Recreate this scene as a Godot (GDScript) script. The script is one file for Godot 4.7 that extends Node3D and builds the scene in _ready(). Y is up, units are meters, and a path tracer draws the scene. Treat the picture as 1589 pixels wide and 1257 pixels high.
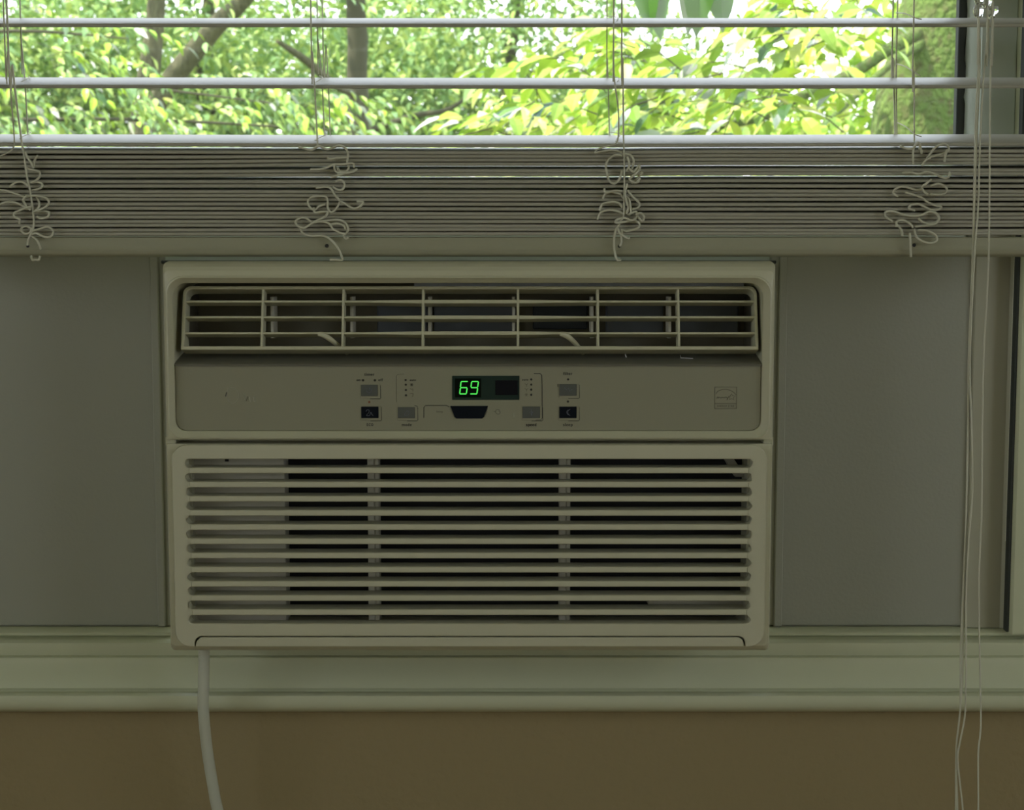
extends Node3D

# ------------------------------------------------------------------ view
const F := 2300.0            # focal length in pixels of the 1589 x 1257 frame
const PITCH := 0.0925        # camera looks down by this (radians)
const EYE := Vector3(0.0, 1.10, 1.15)
const S := 0.000502          # metres per pixel at the plane of the air conditioner's front

# levels of light
const SUN_ENERGY := 3.4
const SKY_ENERGY := 4.6
const EXPOSURE := 1.0

var M := {}
var rng := RandomNumberGenerator.new()
var counts := {}

# ------------------------------------------------------------------ mesh collector
class MB:
	var v := PackedVector3Array()
	var n := PackedVector3Array()
	func tri(a: Vector3, b: Vector3, c: Vector3, na: Vector3, nb: Vector3, nc: Vector3) -> void:
		var g: Vector3 = (c - a).cross(b - a)
		if g.dot(na + nb + nc) >= 0.0:
			v.append(a); v.append(b); v.append(c)
			n.append(na); n.append(nb); n.append(nc)
		else:
			v.append(a); v.append(c); v.append(b)
			n.append(na); n.append(nc); n.append(nb)
	func quad(a: Vector3, b: Vector3, c: Vector3, d: Vector3, na: Vector3, nb: Vector3, nc: Vector3, nd: Vector3) -> void:
		tri(a, b, c, na, nb, nc)
		tri(a, c, d, na, nc, nd)
	func flat(a: Vector3, b: Vector3, c: Vector3, d: Vector3, nn: Vector3) -> void:
		quad(a, b, c, d, nn, nn, nn, nn)
	func mesh() -> ArrayMesh:
		var arr := []
		arr.resize(Mesh.ARRAY_MAX)
		arr[Mesh.ARRAY_VERTEX] = v
		arr[Mesh.ARRAY_NORMAL] = n
		var m := ArrayMesh.new()
		m.add_surface_from_arrays(Mesh.PRIMITIVE_TRIANGLES, arr)
		return m

# ------------------------------------------------------------------ placing
func P(u: float, w: float, z: float) -> Vector3:
	var dx: float = (u - 794.5) / F
	var dy: float = -(w - 628.5) / F
	var d := Vector3(dx, dy * cos(PITCH) - sin(PITCH), -dy * sin(PITCH) - cos(PITCH))
	return EYE + d * ((z - EYE.z) / d.z)

func ax(u: float) -> float:
	return P(u, 705.0, 0.0).x

func ay(w: float) -> float:
	return P(794.5, w, 0.0).y

# ------------------------------------------------------------------ shapes
func add_box(mb: MB, lo: Vector3, hi: Vector3, b := 0.0) -> void:
	var c := [lo, hi]
	if b <= 0.0:
		for axis in 3:
			for s in 2:
				var nn := Vector3.ZERO
				nn[axis] = -1.0 if s == 0 else 1.0
				var p: Array[Vector3] = []
				for k in [[0, 0], [1, 0], [1, 1], [0, 1]]:
					var q := Vector3.ZERO
					q[axis] = c[s][axis]
					q[(axis + 1) % 3] = c[k[0]][(axis + 1) % 3]
					q[(axis + 2) % 3] = c[k[1]][(axis + 2) % 3]
					p.append(q)
				mb.flat(p[0], p[1], p[2], p[3], nn)
		return
	var corner := func(i: int, j: int, k: int, axis: int) -> Vector3:
		var q := Vector3(c[i].x, c[j].y, c[k].z)
		var sg := Vector3(1.0 if i == 0 else -1.0, 1.0 if j == 0 else -1.0, 1.0 if k == 0 else -1.0)
		for a in 3:
			if a != axis:
				q[a] += sg[a] * b
		return q
	for axis in 3:
		for s in 2:
			var nn := Vector3.ZERO
			nn[axis] = -1.0 if s == 0 else 1.0
			var p: Array[Vector3] = []
			for k in [[0, 0], [1, 0], [1, 1], [0, 1]]:
				var id := [0, 0, 0]
				id[axis] = s
				id[(axis + 1) % 3] = k[0]
				id[(axis + 2) % 3] = k[1]
				p.append(corner.call(id[0], id[1], id[2], axis))
			mb.flat(p[0], p[1], p[2], p[3], nn)
	for axis in 3:                    # the twelve chamfers
		var a1: int = (axis + 1) % 3
		var a2: int = (axis + 2) % 3
		for s1 in 2:
			for s2 in 2:
				var nn := Vector3.ZERO
				nn[a1] = -1.0 if s1 == 0 else 1.0
				nn[a2] = -1.0 if s2 == 0 else 1.0
				nn = nn.normalized()
				var q: Array[Vector3] = []
				for e in [[0, a1], [1, a1], [1, a2], [0, a2]]:
					var id := [0, 0, 0]
					id[axis] = e[0]
					id[a1] = s1
					id[a2] = s2
					q.append(corner.call(id[0], id[1], id[2], e[1]))
				mb.flat(q[0], q[1], q[2], q[3], nn)
	for i in 2:
		for j in 2:
			for k in 2:
				var nn := Vector3(-1.0 if i == 0 else 1.0, -1.0 if j == 0 else 1.0, -1.0 if k == 0 else 1.0).normalized()
				mb.tri(corner.call(i, j, k, 0), corner.call(i, j, k, 1), corner.call(i, j, k, 2), nn, nn, nn)

func ring_normals(p: PackedVector2Array) -> Array:
	# outward edge normals, and for each edge the normals at both of its ends (shared across soft corners)
	var k := p.size()
	var area := 0.0
	for i in k:
		area += p[i].cross(p[(i + 1) % k])
	var sg: float = 1.0 if area > 0.0 else -1.0
	var e: Array[Vector2] = []
	for i in k:
		var d: Vector2 = (p[(i + 1) % k] - p[i]).normalized()
		e.append(Vector2(d.y, -d.x) * sg)
	var out := []
	for i in k:
		var a: Vector2 = e[i]
		var b: Vector2 = e[i]
		if e[(i + k - 1) % k].dot(e[i]) > 0.8:
			a = (e[(i + k - 1) % k] + e[i]).normalized()
		if e[(i + 1) % k].dot(e[i]) > 0.8:
			b = (e[(i + 1) % k] + e[i]).normalized()
		out.append([e[i], a, b])
	return out

func add_extrude(mb: MB, p: PackedVector2Array, z0: float, z1: float, bevel := 0.0, back := false, seam := INF) -> void:
	var k := p.size()
	var nr := ring_normals(p)
	var q := PackedVector2Array()
	for i in k:
		var n1: Vector2 = nr[(i + k - 1) % k][0]
		var n2: Vector2 = nr[i][0]
		if absf(p[i].x - seam) < 1e-6:       # no bevel along a seam between two halves
			q.append(p[i] - (n1 if absf(n1.y) > 0.5 else n2) * bevel)
			continue
		q.append(p[i] - (n1 + n2) / maxf(1.0 + n1.dot(n2), 0.3) * bevel)
	var tr := Geometry2D.triangulate_polygon(q)
	for i in range(0, tr.size(), 3):
		var a: Vector2 = q[tr[i]]
		var b: Vector2 = q[tr[i + 1]]
		var c: Vector2 = q[tr[i + 2]]
		mb.tri(Vector3(a.x, a.y, z1), Vector3(b.x, b.y, z1), Vector3(c.x, c.y, z1), Vector3.BACK, Vector3.BACK, Vector3.BACK)
		if back:
			a = p[tr[i]]; b = p[tr[i + 1]]; c = p[tr[i + 2]]
			mb.tri(Vector3(a.x, a.y, z0), Vector3(b.x, b.y, z0), Vector3(c.x, c.y, z0), Vector3.FORWARD, Vector3.FORWARD, Vector3.FORWARD)
	for i in k:
		var j: int = (i + 1) % k
		var na := Vector3(nr[i][1].x, nr[i][1].y, 0.0)
		var nb := Vector3(nr[i][2].x, nr[i][2].y, 0.0)
		var zb: float = z1 - bevel
		mb.quad(Vector3(p[i].x, p[i].y, z0), Vector3(p[j].x, p[j].y, z0), Vector3(p[j].x, p[j].y, zb), Vector3(p[i].x, p[i].y, zb), na, nb, nb, na)
		if bevel > 0.0:
			var fa: Vector3 = (na + Vector3.BACK).normalized()
			var fb: Vector3 = (nb + Vector3.BACK).normalized()
			mb.quad(Vector3(p[i].x, p[i].y, zb), Vector3(p[j].x, p[j].y, zb), Vector3(q[j].x, q[j].y, z1), Vector3(q[i].x, q[i].y, z1), fa, fb, fb, fa)

# a closed profile of (z, y) points drawn along x; bend(x) moves it by (dz, dy)
func add_profile(mb: MB, p: PackedVector2Array, x0: float, x1: float, seg := 1, bend: Variant = null) -> void:
	var k := p.size()
	var nr := ring_normals(p)
	for s in seg:
		var xa: float = lerpf(x0, x1, float(s) / seg)
		var xb: float = lerpf(x0, x1, float(s + 1) / seg)
		var oa: Vector2 = bend.call(xa) if bend != null else Vector2.ZERO
		var ob: Vector2 = bend.call(xb) if bend != null else Vector2.ZERO
		for i in k:
			var j: int = (i + 1) % k
			var na := Vector3(0, nr[i][1].y, nr[i][1].x)
			var nb := Vector3(0, nr[i][2].y, nr[i][2].x)
			mb.quad(Vector3(xa, p[i].y + oa.y, p[i].x + oa.x), Vector3(xa, p[j].y + oa.y, p[j].x + oa.x), Vector3(xb, p[j].y + ob.y, p[j].x + ob.x), Vector3(xb, p[i].y + ob.y, p[i].x + ob.x), na, nb, nb, na)
	var tr := Geometry2D.triangulate_polygon(p)
	for e in [[x0, Vector3.LEFT], [x1, Vector3.RIGHT]]:
		var x: float = e[0]
		var o: Vector2 = bend.call(x) if bend != null else Vector2.ZERO
		for i in range(0, tr.size(), 3):
			var t: Array[Vector3] = []
			for h in 3:
				t.append(Vector3(x, p[tr[i + h]].y + o.y, p[tr[i + h]].x + o.x))
			mb.tri(t[0], t[1], t[2], e[1], e[1], e[1])

# a closed profile of (x, z) points drawn along y
func add_upright(mb: MB, p: PackedVector2Array, y0: float, y1: float) -> void:
	var k := p.size()
	var nr := ring_normals(p)
	for i in k:
		var j: int = (i + 1) % k
		var na := Vector3(nr[i][1].x, 0, nr[i][1].y)
		var nb := Vector3(nr[i][2].x, 0, nr[i][2].y)
		mb.quad(Vector3(p[i].x, y0, p[i].y), Vector3(p[j].x, y0, p[j].y), Vector3(p[j].x, y1, p[j].y), Vector3(p[i].x, y1, p[i].y), na, nb, nb, na)
	var tr := Geometry2D.triangulate_polygon(p)
	for e in [[y0, Vector3.DOWN], [y1, Vector3.UP]]:
		for i in range(0, tr.size(), 3):
			var t: Array[Vector3] = []
			for h in 3:
				t.append(Vector3(p[tr[i + h]].x, e[0], p[tr[i + h]].y))
			mb.tri(t[0], t[1], t[2], e[1], e[1], e[1])

# a rounded rectangle in the air conditioner's pixels -> world loop at z
func loop_of(l: float, t: float, r: float, b: float, rt: float, rb: float, z: float, k := 7) -> PackedVector3Array:
	var o := PackedVector3Array()
	var cs := [[l + rt, t + rt, rt, PI], [r - rt, t + rt, rt, 1.5 * PI], [r - rb, b - rb, rb, 0.0], [l + rb, b - rb, rb, 0.5 * PI]]
	for c in cs:
		for i in k + 1:
			var a: float = c[3] + 0.5 * PI * i / k
			o.append(Vector3(ax(c[0]) + cos(a) * c[2] * S, ay(c[1]) - sin(a) * c[2] * S, z))
	return o

func flat_of(lp: PackedVector3Array) -> PackedVector2Array:
	var o := PackedVector2Array()
	for q in lp:
		if o.is_empty() or o[o.size() - 1].distance_to(Vector2(q.x, q.y)) > 0.0006:
			o.append(Vector2(q.x, q.y))
	return o

func add_loft(mb: MB, loops: Array) -> void:
	for h in loops.size() - 1:
		var a: PackedVector3Array = loops[h]
		var b: PackedVector3Array = loops[h + 1]
		var k := a.size()
		var q: Array[Vector3] = []
		for i in k:
			var j: int = (i + 1) % k
			var along: Vector3 = (a[j] - a[i]) + (b[j] - b[i])
			q.append(((b[i] + b[j] - a[i] - a[j]).cross(along)).normalized())
		for i in k:
			var j: int = (i + 1) % k
			var na: Vector3 = q[i]
			var nb: Vector3 = q[i]
			var pq: Vector3 = q[(i + k - 1) % k]
			var nq: Vector3 = q[j]
			if pq.dot(q[i]) > 0.7 or pq.length() < 0.5:
				na = (pq + q[i]).normalized()
			if nq.dot(q[i]) > 0.7:
				nb = (nq + q[i]).normalized()
			if q[i].length() > 0.5:
				mb.quad(a[i], a[j], b[j], b[i], na, nb, nb, na)

func smooth_line(p: Array, k := 4) -> PackedVector3Array:
	var o := PackedVector3Array()
	var m := p.size()
	if m < 3:
		for q in p: o.append(q)
		return o
	for i in m - 1:
		var p0: Vector3 = p[maxi(i - 1, 0)]
		var p1: Vector3 = p[i]
		var p2: Vector3 = p[i + 1]
		var p3: Vector3 = p[mini(i + 2, m - 1)]
		for s in k:
			o.append(p1.cubic_interpolate(p2, p0, p3, float(s) / k))
	o.append(p[m - 1])
	return o

func add_tube(mb: MB, p: PackedVector3Array, radii: Array, seg := 6) -> void:
	var m := p.size()
	var side := Vector3.ZERO
	var rings := []
	var norms := []
	for i in m:
		var t: Vector3 = (p[mini(i + 1, m - 1)] - p[maxi(i - 1, 0)]).normalized()
		if i == 0:
			side = t.cross(Vector3.UP if absf(t.y) < 0.9 else Vector3.RIGHT).normalized()
		else:
			side = (side - t * side.dot(t)).normalized()
		var up: Vector3 = t.cross(side)
		var f: float = float(i) / maxi(m - 1, 1) * (radii.size() - 1)
		var r: float = lerpf(radii[int(f)], radii[mini(int(f) + 1, radii.size() - 1)], f - int(f))
		var ring := PackedVector3Array()
		var nn := PackedVector3Array()
		for s in seg:
			var a: float = TAU * s / seg
			var d: Vector3 = side * cos(a) + up * sin(a)
			ring.append(p[i] + d * r)
			nn.append(d)
		rings.append(ring)
		norms.append(nn)
	for i in m - 1:
		for s in seg:
			var w: int = (s + 1) % seg
			mb.quad(rings[i][s], rings[i][w], rings[i + 1][w], rings[i + 1][s], norms[i][s], norms[i][w], norms[i + 1][w], norms[i + 1][s])
	for e in [0, m - 1]:
		var t: Vector3 = (p[1] - p[0]).normalized() * -1.0 if e == 0 else (p[m - 1] - p[m - 2]).normalized()
		for s in range(1, seg - 1):
			mb.tri(rings[e][0], rings[e][s], rings[e][s + 1], t, t, t)

func add_lathe(mb: MB, prof: Array, at: Vector3, seg := 12) -> void:   # prof: (r, y)
	for i in prof.size() - 1:
		var a: Vector2 = prof[i]
		var b: Vector2 = prof[i + 1]
		var d: Vector2 = (b - a).normalized()
		var nn := Vector2(d.y, -d.x)
		if nn.x < 0.0 and absf(nn.x) > absf(nn.y): nn = -nn
		if i == 0 and absf(nn.y) > 0.9: nn = Vector2(0, signf(prof[0].y - prof[prof.size() - 1].y))
		for s in seg:
			var t0: float = TAU * s / seg
			var t1: float = TAU * (s + 1) / seg
			var c0 := Vector3(cos(t0), 0, sin(t0))
			var c1 := Vector3(cos(t1), 0, sin(t1))
			var n0: Vector3 = c0 * nn.x + Vector3.UP * nn.y
			var n1: Vector3 = c1 * nn.x + Vector3.UP * nn.y
			mb.quad(at + c0 * a.x + Vector3.UP * a.y, at + c1 * a.x + Vector3.UP * a.y, at + c1 * b.x + Vector3.UP * b.y, at + c0 * b.x + Vector3.UP * b.y, n0, n1, n1, n0)

func px_poly(p: Array) -> PackedVector2Array:
	var o := PackedVector2Array()
	for q in p:
		o.append(Vector2(ax(q[0]), ay(q[1])))
	return o

# ------------------------------------------------------------------ nodes
func numbered(called: String) -> String:
	var k: int = counts.get(called, 0)
	counts[called] = k + 1
	return called if k == 0 else "%s_%03d" % [called, k]

func build(called: String, mb: Variant, m: Material, parent: Node = self, label := "") -> MeshInstance3D:
	var o := MeshInstance3D.new()
	o.mesh = mb.mesh() if mb is MB else mb
	o.material_override = m
	o.cast_shadow = GeometryInstance3D.SHADOW_CASTING_SETTING_ON
	if parent == self:
		o.name = numbered(called)
	else:
		o.name = called
		var k := 0
		while parent.has_node(NodePath(o.name)):
			k += 1
			o.name = "%s_%03d" % [called, k]
	if label: o.set_meta("label", label)
	parent.add_child(o, true)
	return o

func thing(called: String, label: String, category: String, group := "") -> Node3D:
	var o := Node3D.new()
	o.name = numbered(called)
	add_child(o, true)
	tag(o, label, category, group)
	return o

func tag(o: Node, label: String, category: String, group := "") -> void:
	o.set_meta("label", label)
	o.set_meta("category", category)
	if group: o.set_meta("group", group)

func setting(called: String, mb: MB, m: Material) -> MeshInstance3D:
	var o := build(called, mb, m)
	o.set_meta("kind", "structure")
	return o

# ------------------------------------------------------------------ materials
func lin(r: float, g: float, b: float, a := 1.0) -> Color:
	var c := Color(r, g, b).linear_to_srgb()
	c.a = a
	return c

func mat(called: String, c: Color, rough := 0.5, metal := 0.0) -> StandardMaterial3D:
	var m := StandardMaterial3D.new()
	m.resource_name = called
	m.albedo_color = c
	m.roughness = rough
	m.metallic = metal
	M[called] = m
	return m

func noise_tex(freq: float, octaves: int, seed_: int, size := 512, ramp: Gradient = null, normal := false, strength := 4.0) -> NoiseTexture2D:
	var fn := FastNoiseLite.new()
	fn.seed = seed_
	fn.frequency = freq
	fn.fractal_octaves = octaves
	var t := NoiseTexture2D.new()
	t.width = size
	t.height = size
	t.seamless = true
	t.noise = fn
	if ramp: t.color_ramp = ramp
	if normal:
		t.as_normal_map = true
		t.bump_strength = strength
	return t

func ramp_of(cols: Array) -> Gradient:
	var g := Gradient.new()
	var o := PackedFloat32Array()
	var c := PackedColorArray()
	for k in cols:
		o.append(k[0])
		c.append(k[1])
	g.offsets = o
	g.colors = c
	return g

func tri_map(m: StandardMaterial3D, scale: float) -> void:
	m.uv1_triplanar = true
	m.uv1_world_triplanar = true
	m.uv1_scale = Vector3(scale, scale, scale)

func make_materials() -> void:
	var fine := noise_tex(0.09, 3, 3, 512, null, true, 3.0)
	var m := mat("cream_plastic", lin(0.475, 0.46, 0.315), 0.42)
	m.normal_enabled = true; m.normal_texture = fine; m.normal_scale = 0.06; tri_map(m, 18.0)
	m = mat("grille_plastic", lin(0.465, 0.45, 0.315), 0.45)
	m.normal_enabled = true; m.normal_texture = fine; m.normal_scale = 0.06; tri_map(m, 18.0)
	m = mat("silver_paint", lin(0.25, 0.24, 0.165), 0.38)
	m.normal_enabled = true; m.normal_texture = fine; m.normal_scale = 0.05; tri_map(m, 30.0)
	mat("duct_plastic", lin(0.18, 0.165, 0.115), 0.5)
	mat("tray_shaded", lin(0.13, 0.125, 0.09), 0.5)  # the louver's shadow is painted into the tray colour
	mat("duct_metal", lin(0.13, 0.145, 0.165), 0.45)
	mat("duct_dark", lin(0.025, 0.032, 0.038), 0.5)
	mat("foil", lin(0.62, 0.63, 0.66), 0.35)
	mat("board_grey", lin(0.48, 0.455, 0.36), 0.6)
	m = mat("filter_black", lin(0.012, 0.013, 0.014), 0.8)
	mat("ink", lin(0.02, 0.02, 0.015), 0.6)
	mat("faint_ink", lin(0.14, 0.13, 0.09), 0.6)
	mat("pale_mark", lin(0.33, 0.315, 0.23), 0.4)
	mat("button_grey", lin(0.10, 0.105, 0.09), 0.5)
	mat("button_dark", lin(0.008, 0.010, 0.014), 0.4)
	mat("button_mark", lin(0.12, 0.13, 0.15), 0.5)
	mat("display_smoke", lin(0.022, 0.036, 0.028), 0.5)
	mat("display_black", lin(0.004, 0.006, 0.004), 0.5)
	mat("display_well", lin(0.010, 0.010, 0.012), 0.35)
	mat("red_lens", lin(0.18, 0.05, 0.02), 0.35)
	for k in ["button_dark", "button_grey", "display_smoke", "display_black", "display_well"]:
		M[k].metallic_specular = 0.15
	m = mat("green_light", lin(0.02, 0.3, 0.03), 0.4)
	m.emission_enabled = true; m.emission = lin(0.10, 0.9, 0.12); m.emission_energy_multiplier = 0.85
	mat("cord_white", lin(0.48, 0.49, 0.385), 0.55)
	mat("string_white", lin(0.54, 0.53, 0.41), 0.75)
	mat("slat_white", lin(0.345, 0.33, 0.26), 0.42)
	mat("rail_white", lin(0.30, 0.292, 0.2), 0.4)
	mat("plug_black", lin(0.01, 0.01, 0.01), 0.5)
	m = mat("clear_plastic", lin(0.95, 0.97, 0.95, 0.06), 0.06)
	m.refraction_enabled = true; m.refraction_scale = 0.048; m.transparency = BaseMaterial3D.TRANSPARENCY_ALPHA
	m = mat("trim_paint", lin(0.51, 0.525, 0.355), 0.42)
	m.normal_enabled = true; m.normal_texture = noise_tex(0.012, 3, 8, 512, null, true, 4.0); m.normal_scale = 0.12; tri_map(m, 3.0)
	mat("vinyl_shaded", lin(0.40, 0.39, 0.29), 0.4)  # shaded copy of the frame vinyl, shade put into its colour
	mat("vinyl_lit", lin(0.52, 0.57, 0.50), 0.4)  # lit copy of the same vinyl, daylight put into its colour
	mat("painted_highlight", lin(0.72, 0.71, 0.60), 0.3)  # pale tone that paints a highlight on the channel edge
	mat("gasket_and_shade", lin(0.03, 0.035, 0.03), 0.7)  # dark putty tone, also used to paint shaded gaps
	m = mat("filler_board", lin(0.32, 0.32, 0.255), 0.7)
	m.heightmap_enabled = true; m.heightmap_texture = noise_tex(0.03, 3, 21, 512); m.heightmap_scale = 0.012; tri_map(m, 14.0)
	m = mat("wall_paint", lin(0.275, 0.215, 0.105), 0.85)
	m.heightmap_enabled = true; m.heightmap_texture = noise_tex(0.035, 4, 5, 512); m.heightmap_scale = 0.06; tri_map(m, 5.0)
	m = mat("room_paint", lin(0.62, 0.56, 0.40), 0.9)
	mat("ceiling_paint", lin(0.8, 0.79, 0.74), 0.9)
	m = mat("floor_wood", Color.WHITE, 0.5)
	m.albedo_texture = noise_tex(0.01, 4, 9, 512, ramp_of([[0.0, lin(0.42, 0.31, 0.18)], [1.0, lin(0.58, 0.46, 0.30)]])); tri_map(m, 1.0)
	m = mat("glass", lin(0.96, 1.0, 0.97, 0.03), 0.02); m.transparency = BaseMaterial3D.TRANSPARENCY_ALPHA
	mat("siding", lin(0.55, 0.55, 0.5), 0.8)
	m = mat("ground_soil", Color.WHITE, 0.95)
	m.albedo_texture = noise_tex(0.02, 5, 12, 512, ramp_of([[0.2, lin(0.10, 0.07, 0.04)], [0.6, lin(0.08, 0.13, 0.035)], [1.0, lin(0.16, 0.22, 0.06)]])); tri_map(m, 0.4)
	m = mat("bark_grey", Color.WHITE, 0.9)
	m.albedo_texture = noise_tex(0.02, 4, 15, 512, ramp_of([[0.2, lin(0.05, 0.05, 0.022)], [0.8, lin(0.13, 0.13, 0.065)]])); m.uv1_triplanar = true; m.uv1_world_triplanar = true; m.uv1_scale = Vector3(4.0, 0.9, 4.0)
	m.heightmap_enabled = true; m.heightmap_texture = noise_tex(0.03, 4, 16, 512); m.heightmap_scale = 1.5
	m = mat("bark_dark", lin(0.045, 0.045, 0.022), 0.9)
	m = mat("leaf_shade", lin(0.05, 0.14, 0.012), 0.75)  # leaf green with shade painted in
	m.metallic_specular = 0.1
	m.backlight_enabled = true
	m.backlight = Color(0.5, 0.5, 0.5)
	m = mat("bark_moss", Color.WHITE, 0.95)
	m.albedo_texture = noise_tex(0.02, 5, 18, 512, ramp_of([[0.2, lin(0.085, 0.085, 0.03)], [0.5, lin(0.075, 0.13, 0.022)], [0.85, lin(0.12, 0.19, 0.035)]])); m.uv1_triplanar = true; m.uv1_world_triplanar = true; m.uv1_scale = Vector3(2.4, 1.5, 2.4)
	m.heightmap_enabled = true; m.heightmap_texture = noise_tex(0.035, 5, 19, 512); m.heightmap_scale = 1.5
	for a in [["leaf_mid", lin(0.06, 0.16, 0.008), Color(0.6, 0.6, 0.6), 0.36], ["leaf_bright", lin(0.13, 0.29, 0.006), Color(0.8, 0.8, 0.8), 0.38], ["leaf_deep", lin(0.03, 0.085, 0.012), Color(0.35, 0.45, 0.45), 0.34], ["leaf_yellow", lin(0.42, 0.42, 0.04), Color(1, 1, 1), 0.4]]:
		m = mat(a[0], a[1], a[3])
		m.backlight_enabled = true; m.backlight = a[2]
		m.metallic_specular = 0.36
	m = mat("leaf_gloss", lin(0.07, 0.18, 0.02), 0.24)
	m.metallic_specular = 0.85
	m.backlight_enabled = true
	m.backlight = Color(0.6, 0.6, 0.6)
	m = mat("leaf_tinted", Color.WHITE, 0.36)
	m.vertex_color_use_as_albedo = true
	m.backlight_enabled = true; m.backlight = Color(0.6, 0.6, 0.6)
	m.metallic_specular = 0.27

# ------------------------------------------------------------------ camera, light
func make_view() -> void:
	var cam := Camera3D.new()
	cam.name = "camera"
	cam.position = EYE
	cam.rotation = Vector3(-PITCH, 0, 0)
	cam.fov = rad_to_deg(2.0 * atan(628.5 / F))
	var lens := CameraAttributesPhysical.new()
	lens.frustum_focal_length = 12.0 * F / 628.5
	lens.frustum_focus_distance = 1.17
	lens.exposure_aperture = 16.0
	cam.attributes = lens
	cam.fov = rad_to_deg(2.0 * atan(628.5 / F))
	cam.near = 0.02
	cam.far = 200.0
	add_child(cam)
	cam.current = true
	var env := Environment.new()
	var sky := Sky.new()
	var sm := ProceduralSkyMaterial.new()
	sm.sky_top_color = Color(0.84, 0.88, 0.93)
	sm.sky_horizon_color = Color(0.97, 0.99, 1.0)
	sm.sky_curve = 0.25
	sm.ground_bottom_color = Color(0.30, 0.34, 0.24)
	sm.ground_horizon_color = Color(0.60, 0.64, 0.55)
	sm.sun_angle_max = 1.0
	sm.energy_multiplier = 1.0
	sky.sky_material = sm
	env.background_mode = Environment.BG_SKY
	env.sky = sky
	env.background_energy_multiplier = SKY_ENERGY
	env.ambient_light_source = Environment.AMBIENT_SOURCE_SKY
	env.tonemap_mode = Environment.TONE_MAPPER_LINEAR
	env.tonemap_exposure = EXPOSURE
	env.sdfgi_enabled = true
	env.ssao_enabled = true
	env.ssil_enabled = true
	var we := WorldEnvironment.new()
	we.name = "sky"
	we.environment = env
	add_child(we)
	var sun := DirectionalLight3D.new()
	sun.name = "sun"
	var to := Vector3(-0.62, 0.80, 0.08).normalized()
	sun.look_at_from_position(to, Vector3.ZERO, Vector3.UP)
	sun.light_energy = SUN_ENERGY
	sun.light_color = Color(1.0, 0.96, 0.88)
	sun.light_angular_distance = 0.6
	sun.shadow_enabled = true
	sun.sky_mode = DirectionalLight3D.SKY_MODE_LIGHT_ONLY
	add_child(sun)

# ------------------------------------------------------------------ room and window
const ZP := -0.128       # face of the filler boards and of the sash
const ZW := -0.095       # inner face of the wall
const TOP := 2.02        # head of the window
var X0 := 0.0
var X1 := 0.0

func make_room() -> void:
	X0 = P(-128, 700, -0.10).x - 0.07
	X1 = P(1578, 700, -0.10).x + 0.07
	var lo := P(794, 1088, -0.095).y
	var mb := MB.new()
	var zo := -0.26
	add_box(mb, Vector3(-2.4, -0.4, zo), Vector3(2.6, lo, ZW))
	add_box(mb, Vector3(-2.4, TOP, zo), Vector3(2.6, 2.6, ZW))
	add_box(mb, Vector3(-2.4, lo, zo), Vector3(X0, TOP, ZW))
	add_box(mb, Vector3(X1, lo, zo), Vector3(2.6, TOP, ZW))
	setting("wall_front", mb, M.wall_paint)
	# side walls, each with an unseen window added to brighten the room
	for s in 2:
		var wa: float = -2.4 if s == 0 else 2.45
		var wb: float = wa + 0.15
		var z0 := 1.0
		var z1 := 3.0
		mb = MB.new()
		add_box(mb, Vector3(wa, -0.4, ZW), Vector3(wb, 0.95, 3.85))
		add_box(mb, Vector3(wa, 2.3, ZW), Vector3(wb, 2.6, 3.85))
		add_box(mb, Vector3(wa, 0.95, ZW), Vector3(wb, 2.3, z0))
		add_box(mb, Vector3(wa, 0.95, z1), Vector3(wb, 2.3, 3.85))
		setting("wall_left" if s == 0 else "wall_right", mb, M.room_paint)
		mb = MB.new()
		for z in [z0, (z0 + z1) * 0.5 - 0.03, z1 - 0.06]:
			add_box(mb, Vector3(wa + 0.05, 0.95, z), Vector3(wa + 0.10, 2.3, z + 0.06), 0.004)
		for y in [0.95, 2.24]:
			add_box(mb, Vector3(wa + 0.055, y, z0), Vector3(wa + 0.095, y + 0.06, z1), 0.004)
		setting("window_%d" % (s + 2), mb, M.vinyl_shaded)  # frame of the added window, out of view
	mb = MB.new()
	add_box(mb, Vector3(-2.25, -0.4, 3.7), Vector3(2.45, 2.6, 3.85))
	setting("wall_back", mb, M.room_paint)
	mb = MB.new()
	add_box(mb, Vector3(-2.4, -0.4, ZW), Vector3(2.6, 0.0, 3.7))
	setting("floor", mb, M.floor_wood)
	mb = MB.new()
	add_box(mb, Vector3(-3.45, 2.5, -0.27), Vector3(3.0, 2.75, 4.6))  # side overhang shaped to keep sun out of the added window
	setting("ceiling", mb, M.ceiling_paint)
	# outside ground
	mb = MB.new()
	mb.flat(Vector3(-60, -0.45, 20), Vector3(60, -0.45, 20), Vector3(60, -0.45, -80), Vector3(-60, -0.45, -80), Vector3.UP)
	setting("ground", mb, M.ground_soil)

func yz(w: float, z: float) -> Vector2:
	return Vector2(z, P(794.5, w, z).y)

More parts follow.
